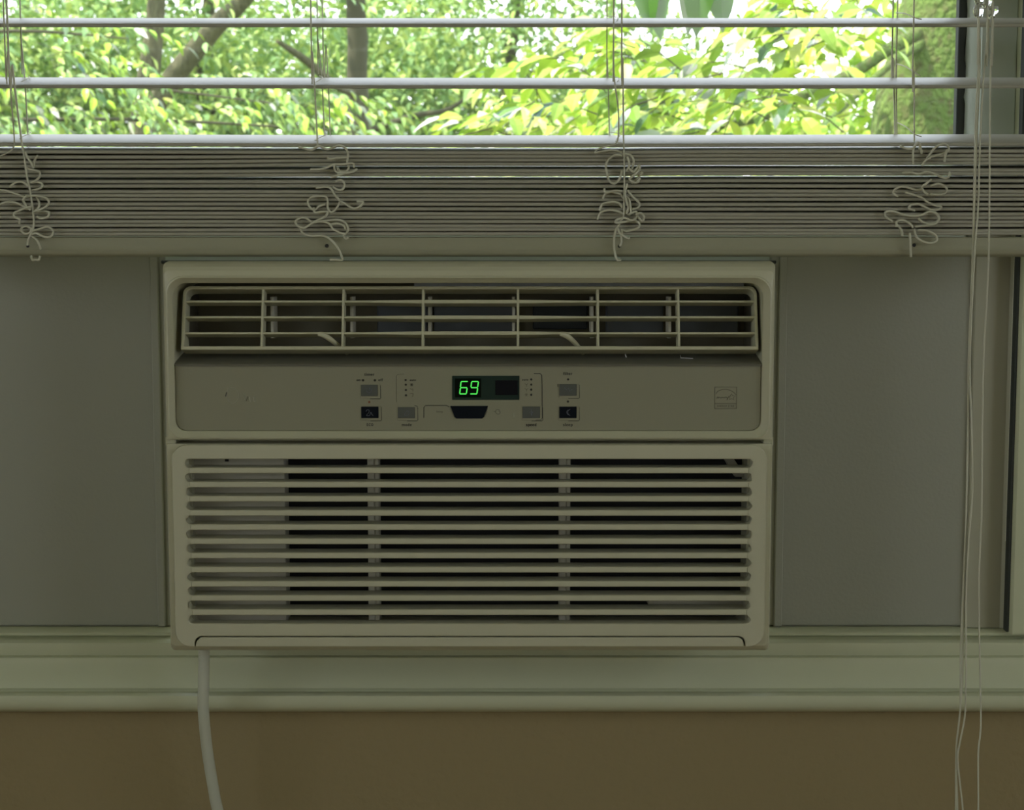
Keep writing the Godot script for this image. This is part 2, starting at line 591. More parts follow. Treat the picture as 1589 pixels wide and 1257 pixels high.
func make_window() -> void:
	# moulding below the window: one profile, from under the boards out to the nosing and back to the wall
	var zb := -0.20
	var y_top: float = P(794, 973, -0.126).y
	var p := PackedVector2Array([Vector2(zb, y_top), Vector2(-0.1275, y_top), Vector2(-0.114, y_top - 0.0004), Vector2(-0.112, y_top - 0.0018),
		yz(986, -0.112), yz(988, -0.1145), yz(990, -0.1115), yz(991.5, -0.106), yz(994, -0.102), yz(998, -0.0995), yz(1003, -0.099), yz(1017, -0.1005),
		yz(1018.5, -0.098), yz(1020.5, -0.0945), yz(1022.5, -0.0945), yz(1030, -0.093), yz(1045, -0.0885), yz(1060, -0.0835), yz(1068, -0.0825), yz(1071, -0.084), yz(1073.5, -0.084),
		yz(1074.5, -0.074), yz(1076.5, -0.069), yz(1080, -0.0665), yz(1088, -0.0655), yz(1096, -0.0665), yz(1101, -0.069), yz(1103.5, -0.074), yz(1104.5, -0.0955), Vector2(zb, yz(1104.5, -0.0955).y)])
	var mb := MB.new()
	add_profile(mb, p, P(-260, 1000, -0.1).x, P(1850, 1000, -0.1).x)
	setting("windowsill", mb, M.trim_paint)
	# upright casing to either side
	var ys: float = P(794, 978, -0.112).y
	for s in 2:
		mb = MB.new()
		var xa: float = P(1578, 700, -0.1).x if s == 0 else P(-128, 700, -0.1).x
		var d: float = 1.0 if s == 0 else -1.0
		var q := PackedVector2Array([Vector2(xa, -0.135), Vector2(xa, -0.1055), Vector2(xa + d * 0.002, -0.1025), Vector2(xa + d * 0.02, -0.101), Vector2(xa + d * 0.022, -0.098), Vector2(xa + d * 0.07, -0.094), Vector2(xa + d * 0.076, -0.088), Vector2(xa + d * 0.086, -0.088), Vector2(xa + d * 0.088, -0.0945), Vector2(xa + d * 0.088, -0.135)])
		add_upright(mb, q, ys - 0.001, TOP + 0.06)
		setting("trim_%d" % (s + 1), mb, M.trim_paint)
	# the window: frame channels, the raised sash with its pane, the upper sash with its pane
	mb = MB.new()
	var win := Node3D.new()
	win.name = "window_1"
	win.set_meta("kind", "structure")
	add_child(win)
	for s in 2:
		mb = MB.new()
		var d: float = 1.0 if s == 0 else -1.0
		var xa: float = P(1507, 700, -0.12).x if s == 0 else P(-55, 700, -0.12).x
		var xb: float = P(1566, 700, -0.12).x if s == 0 else P(-115, 700, -0.12).x
		var q := PackedVector2Array([Vector2(xa, -0.20), Vector2(xa, -0.1235), Vector2(xa + d * 0.001, -0.1225), Vector2(xb - d * 0.006, -0.1215), Vector2(xb - d * 0.003, -0.1225), Vector2(xb - d * 0.001, -0.1185), Vector2(xb, -0.1172), Vector2(xb + d * 0.0016, -0.1185), Vector2(xb + d * 0.0022, -0.185), Vector2(xb + d * 0.012, -0.185), Vector2(xb + d * 0.012, -0.20)])
		add_upright(mb, q, y_top + 0.0005, P(794, 330, -0.12).y)
		build("jamb_channel", mb, M.vinyl_shaded, win)
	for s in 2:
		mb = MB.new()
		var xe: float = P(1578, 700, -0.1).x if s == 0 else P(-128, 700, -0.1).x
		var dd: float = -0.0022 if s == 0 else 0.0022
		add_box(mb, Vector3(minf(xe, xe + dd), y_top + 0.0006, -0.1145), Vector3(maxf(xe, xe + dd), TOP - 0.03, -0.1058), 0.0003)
		build("gap_shade_strip", mb, M.gasket_and_shade, win)  # dark strip that paints the shadowed gap beside the casing
	mb = MB.new()
	var x_highlight: float = P(1570.5, 560, -0.118).x  # pale strip that paints light caught by the channel edge
	add_box(mb, Vector3(x_highlight - 0.0007, P(794, 840, -0.118).y, -0.1215), Vector3(x_highlight + 0.0007, P(794, 330, -0.118).y, -0.1165), 0.0003)
	build("channel_highlight", mb, M.painted_highlight, win, "thin painted highlight along the window channel edge")
	mb = MB.new()
	add_box(mb, Vector3(P(252, 405, -0.12).x, ay(408.8), -0.15), Vector3(P(1203, 405, -0.12).x, ay(403.2), -0.1145), 0.0006)
	build("sash_shade_strip", mb, M.gasket_and_shade, win)  # dark strip that paints the shade below the raised sash
	var ysb: float = ay(408.6)       # bottom of the raised sash
	var ytop: float = TOP - 0.02
	var gl: float = P(-40, 100, -0.15).x
	var gr: float = P(1482, 100, -0.15).x
	var xr: float = P(1583, 100, ZP).x
	var xl: float = P(-128, 100, ZP).x
	var ygb: float = P(794, 318, -0.15).y
	mb = MB.new()
	add_upright(mb, PackedVector2Array([Vector2(gr + 0.0066, -0.172), Vector2(gr + 0.0066, -0.142), Vector2(gr + 0.0115, -0.134), Vector2(gr + 0.0135, -0.1325), Vector2(gr + 0.0155, -0.1325), Vector2(gr + 0.0165, ZP - 0.002), Vector2(xr - 0.003, ZP - 0.002), Vector2(xr - 0.001, ZP - 0.004), Vector2(xr - 0.001, -0.172)]), ysb, ytop)
	build("sash_stile", mb, M.vinyl_lit, win)
	mb = MB.new()
	add_upright(mb, PackedVector2Array([Vector2(gl - 0.0085, -0.172), Vector2(gl - 0.0085, -0.142), Vector2(gl - 0.0125, -0.134), Vector2(gl - 0.0165, ZP - 0.002), Vector2(xl + 0.001, ZP - 0.002), Vector2(xl + 0.001, -0.172)]), ysb, ytop)
	build("sash_stile", mb, M.vinyl_lit, win)
	mb = MB.new()
	add_box(mb, Vector3(gl - 0.008, ysb, -0.172), Vector3(gr + 0.008, ygb, ZP - 0.002), 0.002)
	build("sash_rail", mb, M.vinyl_lit, win)
	mb = MB.new()
	add_box(mb, Vector3(gl - 0.008, 1.74, -0.172), Vector3(gr + 0.008, 1.79, ZP - 0.002), 0.002)
	build("sash_rail", mb, M.vinyl_lit, win)
	mb = MB.new()
	add_box(mb, Vector3(X0 - 0.002, TOP - 0.03, -0.24), Vector3(X1 + 0.002, TOP + 0.002, -0.11), 0.001)
	build("head_jamb", mb, M.vinyl_shaded, win)
	# dark putty line along the pane, ragged on the frame side
	mb = MB.new()
	var yy: float = ygb - 0.004
	var r2 := RandomNumberGenerator.new()
	r2.seed = 4
	var w0 := 0.0075
	var poly := PackedVector2Array()
	var left := PackedVector2Array()
	while yy < 1.745:
		left.append(Vector2(gr - 0.0002, yy))
		poly.append(Vector2(gr + 0.0052 + r2.randf_range(0.0, 0.003), yy))
		yy += 0.008
	for i in range(left.size() - 1, -1, -1):
		poly.append(left[i])
	add_extrude(mb, poly, -0.150, -0.1415, 0.0006, true)
	build("putty_line", mb, M.gasket_and_shade, win)
	mb = MB.new()
	add_box(mb, Vector3(gl - 0.009, ygb - 0.006, -0.154), Vector3(gr + 0.009, 1.746, -0.150))
	build("pane", mb, M.glass, win)
	mb = MB.new()
	add_box(mb, Vector3(gl - 0.009, 1.785, -0.164), Vector3(gr + 0.009, TOP - 0.02, -0.160))
	build("pane", mb, M.glass, win)
	# filler boards beside the air conditioner
	var yb: float = y_top + 0.0006
	var yt: float = P(794, 392, ZP).y
	for s in 2:
		mb = MB.new()
		var xa: float = P(1190, 700, ZP).x if s == 0 else P(-54, 700, ZP).x
		var xb: float = P(1507, 700, ZP).x if s == 0 else P(262, 700, ZP).x
		add_box(mb, Vector3(xa, yb, -0.142), Vector3(xb, yt, ZP + 0.001), 0.0012)
		var o := build("filler_board", mb, M.filler_board)
		tag(o, "plain pale filler board in the window between the air conditioner and the hanging pull cords" if s == 0 else "plain pale filler board in the window on the power cord's side of the air conditioner", "board", "window filler boards")
		var edge := MB.new()
		var u: float = P(1213, 700, -0.12).x if s == 0 else P(243, 700, -0.12).x
		add_box(edge, Vector3(u - 0.0035, yb, ZP + 0.001), Vector3(u + 0.0035, yt, ZP + 0.004), 0.0008)
		build("edge_strip", edge, M.filler_board, o)

# ------------------------------------------------------------------ blind
const ZF := -0.020        # front edges of the slats
func slat_profile(yf: float, tilt: float, th := 0.0028, depth := 0.0505) -> PackedVector2Array:
	# front edge at (ZF, yf) with its lower front corner there; the slat rises towards the window by the tilt
	var raw := [Vector2(0.0, 0.0), Vector2(0.0006, 0.0004), Vector2(0.0009, th * 0.5), Vector2(0.0006, th - 0.0004), Vector2(0.0, th), Vector2(-depth, th), Vector2(-depth - 0.0007, th * 0.5), Vector2(-depth, 0.0)]
	var o := PackedVector2Array()
	for q in raw:
		o.append(Vector2(ZF - 0.0008, yf) + Vector2(q.x * cos(tilt) + q.y * sin(tilt) * 0.0, q.y - q.x * sin(tilt)))
	return o

func make_blind() -> void:
	var b := thing("window_blind", "cream horizontal slat window blind half raised, its lower slats bunched above the air conditioner", "blind")
	var xl: float = P(-190, 300, -0.045).x
	var xr: float = P(1650, 300, -0.045).x
	rng.seed = 11
	# open slats (front lower edge in pixels)
	var open := [[227.5, 0.215], [137.3, 0.235], [42.0, 0.245], [-52.0, 0.25], [-146.0, 0.25], [-240.0, 0.25]]
	for e in open:
		var mb := MB.new()
		var y: float = P(794, e[0], ZF).y
		var sag: float = rng.randf_range(0.0, 0.0006)
		var ph: float = rng.randf_range(0.0, 1.0)
		add_profile(mb, slat_profile(y, e[1]), xl, xr, 12, func(x: float) -> Vector2: return Vector2(0, -sag * cos((x - 0.05) * 6.8 + ph) ))
		build("slat", mb, M.slat_white, b)
	# bunched slats: lower front edges in pixels
	var edges := [239.5, 246.8, 253.6, 260.3, 269.3, 275.2, 284.5, 292.2, 300.8, 306.6, 312.2, 319.8, 326.8, 334.6, 340.2, 346.8, 353.0, 359.6, 365.4]
	var opened := {3: [300.0, 1600.0], 5: [200.0, 1000.0]}
	for i in edges.size():
		var mb := MB.new()
		var y: float = P(794, edges[i], ZF).y
		var a1: float = rng.randf_range(-0.0005, 0.0005)
		var k1: float = rng.randf_range(3.0, 9.0)
		var ph: float = rng.randf_range(0.0, 6.0)
		var slope: float = rng.randf_range(-0.0007, 0.0007)
		var dz: float = rng.randf_range(-0.0015, 0.0012)
		var more: float = [0.016, 0.016, 0.017, 0.018, 0.016, 0.016, 0.014, 0.010, 0.008, 0.006, 0.0][mini(i, 10)] if i < 11 else 0.0
		var lift: float = [0.0002, 0.0007, 0.0012, 0.0016][i] if i < 4 else 0.0007 if i < 6 else 0.0
		add_profile(mb, slat_profile(y, (415.0 - edges[i]) / F + 0.040 + more, 0.0027), xl, xr, 24, func(x: float) -> Vector2: return Vector2(dz, slope * x + a1 * sin(x * k1 + ph) + lift * smoothstep(-0.28, -0.1, x) + (0.0007 * smoothstep(0.05, 0.16, x) if i < 10 else 0.0)))
		build("slat", mb, M.slat_white, b)
	# bottom rail
	var yb: float = P(794, 397.8, ZF).y
	var yt: float = P(794, 367.5, ZF).y
	var h: float = yt - yb
	var rp := PackedVector2Array([Vector2(ZF - 0.052, yb), Vector2(ZF - 0.002, yb), Vector2(ZF + 0.0002, yb + 0.0012), Vector2(ZF + 0.0012, yb + h * 0.16), Vector2(ZF + 0.0016, yb + h * 0.32), Vector2(ZF + 0.0004, yb + h * 0.42), Vector2(ZF + 0.0002, yb + h * 0.6), Vector2(ZF + 0.0006, yb + h * 0.85), Vector2(ZF - 0.0002, yb + h * 0.96), Vector2(ZF - 0.002, yt), Vector2(ZF - 0.052, yt)])
	var mb := MB.new()
	add_profile(mb, rp, xl, xr)
	var rail := build("bottom_rail", mb, M.rail_white, b)
	for q in [[507.0, 381.5, 2.9], [1418.5, 380.3, 2.9], [43.0, 382.0, 2.4], [961.0, 382.0, 2.4]]:
		mb = MB.new()
		var c := P(q[0], q[1], ZF + 0.0006)
		var ring := PackedVector2Array()
		for i in 12:
			ring.append(Vector2(c.x, c.y) + Vector2.from_angle(TAU * i / 12) * q[2] * S)
		add_extrude(mb, ring, ZF - 0.003, ZF + 0.0009, 0.0002)
		build("rail_plug", mb, M.plug_black, rail)
	# head rail out of sight above
	mb = MB.new()
	add_box(mb, Vector3(xl, TOP + 0.02, -0.078), Vector3(xr, TOP + 0.065, -0.018), 0.002)
	build("head_rail", mb, M.rail_white, b)
	var yh: float = TOP + 0.03
	# ladder strings, lift cords: each in pixels of the photograph, hung at its depth
	var zs: float = ZF + 0.0022
	var zr: float = -0.0735
	var string := func(pts: Array, z: float, r: float, to_head: bool, called: String) -> void:
		var line := []
		if to_head:
			var q0 := P(pts[0][0], pts[0][1], z)
			line.append(Vector3(q0.x, yh, z))
		for q in pts:
			line.append(P(q[0], q[1], z))
		var m2 := MB.new()
		add_tube(m2, smooth_line(line, 4), [r], 6)
		build(called, m2, M.string_white, b)
	string.call([[5, 0], [11, 80], [17, 150], [22, 212], [20, 230], [10, 238], [-4, 243]], zs, 0.00055, true, "ladder_string")
	string.call([[10, 0], [19, 100], [27, 170], [34, 222], [38, 245], [42, 275], [46, 292], [50, 318], [52, 335], [52, 352], [44, 372], [42.5, 381]], zs + 0.003, 0.0008, true, "lift_cord")
	string.call([[31, 0], [33, 60], [39, 130], [44, 228]], zr, 0.0006, true, "ladder_string")
	string.call([[482, 0], [485, 80], [489, 150], [493, 228]], zs, 0.0006, true, "lift_cord")
	string.call([[492, 0], [494, 60], [500, 130], [504, 228]], zr, 0.0005, true, "ladder_string")
	string.call([[500, 0], [506, 70], [510, 140], [513, 228]], zr, 0.0005, true, "ladder_string")
	string.call([[952.5, 0], [952, 70], [953, 120], [959, 165], [960, 205], [956, 222], [942, 227], [927, 232], [923, 237], [933, 235], [950, 233], [963, 236], [968, 241]], zs + 0.001, 0.00065, true, "ladder_string")
	string.call([[965, 0], [966.5, 90], [967.5, 205], [968.5, 238], [968.8, 272], [968.5, 305], [967.5, 335], [962, 344], [960, 352]], zs + 0.003, 0.0007, true, "lift_cord")
	string.call([[942, 0], [942.5, 90], [944, 140], [946, 228]], zr, 0.0005, true, "ladder_string")
	string.call([[1418.5, 0], [1418.5, 110], [1418.8, 220]], zs, 0.0006, true, "lift_cord")
	string.call([[1386, 0], [1386, 90], [1388, 170], [1389, 226]], zr, 0.0007, true, "ladder_string")
	string.call([[1393, 0], [1391, 90], [1391, 170], [1392, 226]], zr, 0.0006, true, "ladder_string")
	# the rungs between front and rear strings
	for e in [[1391, 99, 1418.6, 112, 1428, 118], [1392, 190, 1419, 208, 1430, 212], [1391, 20, 1418.5, 27, 1430, 30]]:
		var m3 := MB.new()
		var a := P(e[0], e[1], zr)
		var c := P(e[2], e[3], zs)
		add_tube(m3, smooth_line([a, a.lerp(c, 0.5) + Vector3(0, 0.0012, 0), c, P(e[4], e[5], zs + 0.003)], 4), [0.00045], 5)
		build("ladder_rung", m3, M.string_white, b)
	for e in [[44, 118, 26, 134], [44, 205, 34, 216], [32, 30, 12, 42], [496, 118, 488, 134], [504, 208, 492, 218], [943, 25, 965, 40], [945, 118, 966, 135], [946, 205, 967, 222]]:
		var m3 := MB.new()
		var a := P(e[0], e[1], zr)
		var c := P(e[2], e[3], zs)
		add_tube(m3, smooth_line([a, a.lerp(c, 0.4) + Vector3(0.004, 0.0016, 0), a.lerp(c, 0.75) + Vector3(-0.003, -0.0006, 0), c], 4), [0.00035], 5)
		build("ladder_rung", m3, M.string_white, b)
	# tangled loops of slack cord in front of the bunched slats
	tangles(b)
	# pull cords with their clear connectors
	var zc := 0.008
	var pulls := [[[1519, -25], [1519, 25], [1518, 110], [1515, 160], [1513, 220], [1509, 400], [1503, 560], [1502, 700], [1497, 860], [1491, 1000], [1490, 1100], [1484, 1160], [1483, 1257], [1481, 1330]],
		[[1533, -25], [1534, 30], [1527, 110], [1521, 210], [1518, 320], [1512, 400], [1505, 560], [1507, 640], [1509, 760], [1503, 840], [1499, 930], [1499, 1000], [1498, 1100], [1490, 1150], [1486, 1175], [1489, 1210], [1494, 1257], [1498, 1330]],
		[[1541, -25], [1541, 30], [1537, 110], [1536, 225], [1534, 400], [1526, 560], [1524, 700], [1523, 800], [1519, 900], [1520, 1000], [1522, 1110], [1521, 1140], [1518, 1170], [1518, 1257], [1516, 1330]],
		[[1521, 60], [1520, 120], [1517, 180], [1515, 230], [1510, 400], [1506, 500], [1503, 620], [1499, 800], [1495, 930], [1493, 1060], [1486, 1140], [1484, 1175], [1486, 1257], [1487, 1330]]]
	for k in pulls.size():
		var line := []
		if k < 3:
			var q0 := P(pulls[k][0][0], pulls[k][0][1], zc)
			line.append(Vector3(q0.x, yh, -0.012))
		var w := 0
		for q in pulls[k]:
			line.append(P(q[0], q[1], zc + 0.0016 * (k % 3)))
			w += 1
		mb = MB.new()
		add_tube(mb, smooth_line(line, 5), [0.00068], 6)
		build("pull_cord", mb, M.string_white, b)
	for q in [[1520.0, -3.0, 0.0], [1518.5, 17.0, 0.05], [1532.0, 2.0, -0.3], [1540.5, 18.0, -0.35]]:
		mb = MB.new()
		add_lathe(mb, [Vector2(0.0009, 0.0052), Vector2(0.0030, 0.0042), Vector2(0.0040, 0.0015), Vector2(0.0038, -0.0015), Vector2(0.0028, -0.0042), Vector2(0.0014, -0.0052)], Vector3.ZERO, 14)
		var o := build("cord_connector", mb, M.clear_plastic, b, "clear plastic cord connector")
		o.position = P(q[0], q[1], zc)
		o.rotation = Vector3(0, 0, q[2])

func tangles(b: Node3D) -> void:
	var sets := [
		[0.0, 5.985, [
			[235, 190, 260, 240, 290, 290, 310, 330, 320, 270, 350, 215],
			[240, 330, 290, 350, 360, 365, 370, 410, 330, 450, 290, 470, 340, 465, 390, 480, 390, 510, 350, 530, 300, 540],
			[0, 540, 60, 545, 150, 575, 230, 600, 330, 590, 420, 610, 455, 650, 430, 690, 370, 720, 310, 740],
			[0, 670, 60, 650, 140, 655, 220, 690, 280, 720],
			[90, 510, 140, 470, 210, 465, 260, 500],
			[250, 590, 215, 630, 240, 680, 250, 720],
			[330, 590, 360, 640, 360, 700, 320, 740, 400, 735, 455, 745, 440, 790, 370, 800, 340, 780],
			[290, 690, 200, 720, 130, 755, 140, 790, 180, 810, 180, 850],
			[285, 900, 250, 875, 205, 885, 200, 920, 240, 945, 285, 925, 290, 890],
			[300, 920, 370, 900, 440, 880, 495, 920, 470, 970, 400, 970, 340, 940, 300, 950],
			[300, 970, 340, 1000, 370, 1060, 375, 1085],
			[290, 1150, 300, 1185, 325, 1205, 360, 1190, 370, 1150]]],
		[440.0, 5.9875, [
			[140, 140, 200, 155, 260, 165, 330, 130, 400, 160, 460, 145, 520, 125, 575, 150, 600, 210, 590, 280, 605, 330, 580, 365, 520, 360, 500, 330],
			[590, 235, 500, 240, 430, 250, 410, 235],
			[250, 345, 330, 345, 400, 330, 470, 300, 540, 300, 640, 290, 655, 330],
			[470, 300, 480, 360, 540, 380, 640, 370, 680, 340],
			[440, 420, 520, 400, 600, 370, 500, 390],
			[480, 460, 530, 445, 565, 480, 550, 530, 500, 535, 460, 510],
			[300, 520, 400, 510, 445, 530, 480, 590, 520, 640, 490, 710, 440, 745, 410, 700, 410, 640, 390, 600, 330, 595, 260, 605, 225, 650, 250, 705, 290, 720, 330, 690, 390, 670],
			[520, 640, 580, 670, 650, 710, 710, 690, 740, 650, 680, 645],
			[280, 700, 290, 745, 360, 740, 410, 745, 380, 790, 310, 820, 260, 850, 190, 890, 130, 870, 110, 830, 150, 800, 210, 800, 270, 840, 350, 830, 420, 850, 460, 900, 520, 935, 580, 950],
			[330, 830, 420, 820, 510, 815, 570, 840, 600, 890, 590, 930, 560, 960, 580, 990, 605, 975],
			[430, 860, 500, 850, 560, 870, 580, 910],
			[150, 885, 180, 940, 250, 965, 370, 965, 440, 1000, 500, 1070, 535, 1140, 545, 1190, 480, 1215, 430, 1225]]],
		[900.0, 5.9875, [
			[390, 215, 320, 215, 260, 260, 240, 310, 250, 380, 270, 450, 320, 480, 370, 430, 390, 360],
			[420, 200, 470, 215, 500, 270, 480, 340, 440, 360, 460, 300, 440, 230],
			[450, 330, 500, 370, 550, 310, 550, 350, 500, 400, 460, 440, 520, 470, 560, 430],
			[470, 420, 530, 390, 580, 375, 530, 430, 480, 480],
			[390, 550, 320, 545, 240, 560, 225, 525],
			[210, 620, 240, 570, 310, 560, 380, 580, 400, 620],
			[180, 730, 210, 670, 290, 650, 360, 660, 390, 700],
			[160, 815, 190, 750, 270, 725, 360, 740, 400, 760],
			[440, 540, 480, 590, 550, 660, 540, 700, 480, 720, 420, 740, 470, 760, 460, 640, 430, 600],
			[440, 480, 420, 560, 430, 640, 450, 700, 430, 760],
			[460, 760, 520, 740, 530, 790, 480, 820, 420, 800, 350, 810, 330, 840, 390, 840, 500, 820, 550, 850, 540, 890, 440, 920, 390, 910],
			[520, 770, 560, 750, 595, 790, 575, 825, 540, 790],
			[370, 850, 330, 920, 315, 1000, 320, 1100, 345, 1190, 380, 1190],
			[350, 890, 370, 940, 430, 980, 460, 985],
			[395, 900, 385, 960, 385, 1020, 370, 1060]]],
		[1350.0, 5.9875, [
			[280, 130, 340, 155, 400, 150, 440, 105, 465, 120, 460, 160],
			[400, 300, 400, 180, 420, 120, 450, 100, 470, 150, 480, 200],
			[520, 260, 560, 200, 610, 140, 690, 110, 735, 150, 700, 190, 620, 215, 550, 235],
			[720, 160, 700, 220, 690, 280],
			[480, 310, 520, 260, 560, 240],
			[300, 380, 380, 375, 450, 390, 520, 370, 590, 385, 700, 430, 740, 400, 735, 370],
			[570, 440, 520, 480, 485, 510, 500, 550, 540, 580],
			[560, 500, 640, 480, 710, 520, 700, 565, 640, 580, 560, 575],
			[260, 600, 215, 560, 260, 515, 330, 510, 420, 535, 480, 530],
			[330, 560, 400, 580, 480, 610, 520, 640, 600, 680, 660, 690, 640, 720, 560, 720, 500, 690, 450, 670, 380, 680, 365, 710, 420, 730],
			[210, 830, 140, 780, 150, 740, 230, 740, 300, 765, 400, 780, 480, 770, 550, 740, 620, 760, 640, 810, 610, 840, 540, 850, 480, 830, 450, 800],
			[600, 740, 640, 790, 610, 850, 500, 870, 420, 880],
			[250, 880, 250, 830, 310, 820, 370, 850, 400, 890],
			[250, 860, 290, 910, 300, 970],
			[370, 940, 375, 1020, 380, 1160],
			[410, 900, 430, 970, 480, 1010, 560, 1030, 620, 1010, 610, 960, 540, 920, 450, 910]]]]
	rng.seed = 5
	for st in sets:
		for q in st[2]:
			var line := []
			var z0: float = ZF + 0.0035 + rng.randf_range(0.0, 0.003)
			var ph: float = rng.randf_range(0.0, 6.0)
			for i in range(0, q.size(), 2):
				line.append(P(st[0] + q[i] / st[1], minf(205.0 + q[i + 1] / st[1], 403.0), z0 + 0.0012 * sin(i * 0.9 + ph)))
			var mb := MB.new()
			add_tube(mb, smooth_line(line, 5), [0.00095], 6)
			build("cord_loop", mb, M.string_white, b)

# ------------------------------------------------------------------ air conditioner
func word(t: String, u: float, w: float, size_px: float, z: float, m: Material, parent: Node, called := "printed_word") -> void:
	var tm := TextMesh.new()
	var f := SystemFont.new()
	f.font_names = PackedStringArray(["Droid Sans"])
	f.font_weight = 700
	tm.font = f
	tm.text = t
	tm.font_size = 48
	tm.pixel_size = 0.001
	tm.depth = 0.02
	tm.curve_step = 2.0
	var o := build(called, tm, m, parent)
	o.position = Vector3(ax(u), ay(w), z)
	var k: float = size_px * S / 0.048 * 0.9
	o.scale = Vector3(k, k, 0.01)

func stroke(pts: Array, width_px: float, z: float, m: Material, parent: Node, called: String, soft := false) -> void:
	var line := []
	for q in pts:
		line.append(Vector3(ax(q[0]), ay(q[1]), z))
	var mb := MB.new()
	add_tube(mb, smooth_line(line, 5) if soft else PackedVector3Array(line), [width_px * S * 0.5], 6)
	build(called, mb, m, parent)

func plate(p: Array, z0: float, z1: float, bevel: float, m: Material, parent: Node, called: String, label := "") -> MeshInstance3D:
	var mb := MB.new()
	add_extrude(mb, px_poly(p), z0, z1, bevel)
	return build(called, mb, m, parent, label)

func slab(l: float, t: float, r: float, b: float, z0: float, z1: float, bevel: float, m: Material, parent: Node, called: String, label := "") -> MeshInstance3D:
	var mb := MB.new()
	add_box(mb, Vector3(ax(l), ay(b), z0), Vector3(ax(r), ay(t), z1), bevel)
	return build(called, mb, m, parent, label)

func dot(u: float, w: float, r: float, z: float, m: Material, parent: Node, called: String) -> void:
	var mb := MB.new()
	var ring := PackedVector2Array()
	for i in 12:
		ring.append(Vector2(ax(u), ay(w)) + Vector2.from_angle(TAU * i / 12) * r * S)
	add_extrude(mb, ring, z - 0.0003, z + 0.0002, 0.0001)
	build(called, mb, m, parent)

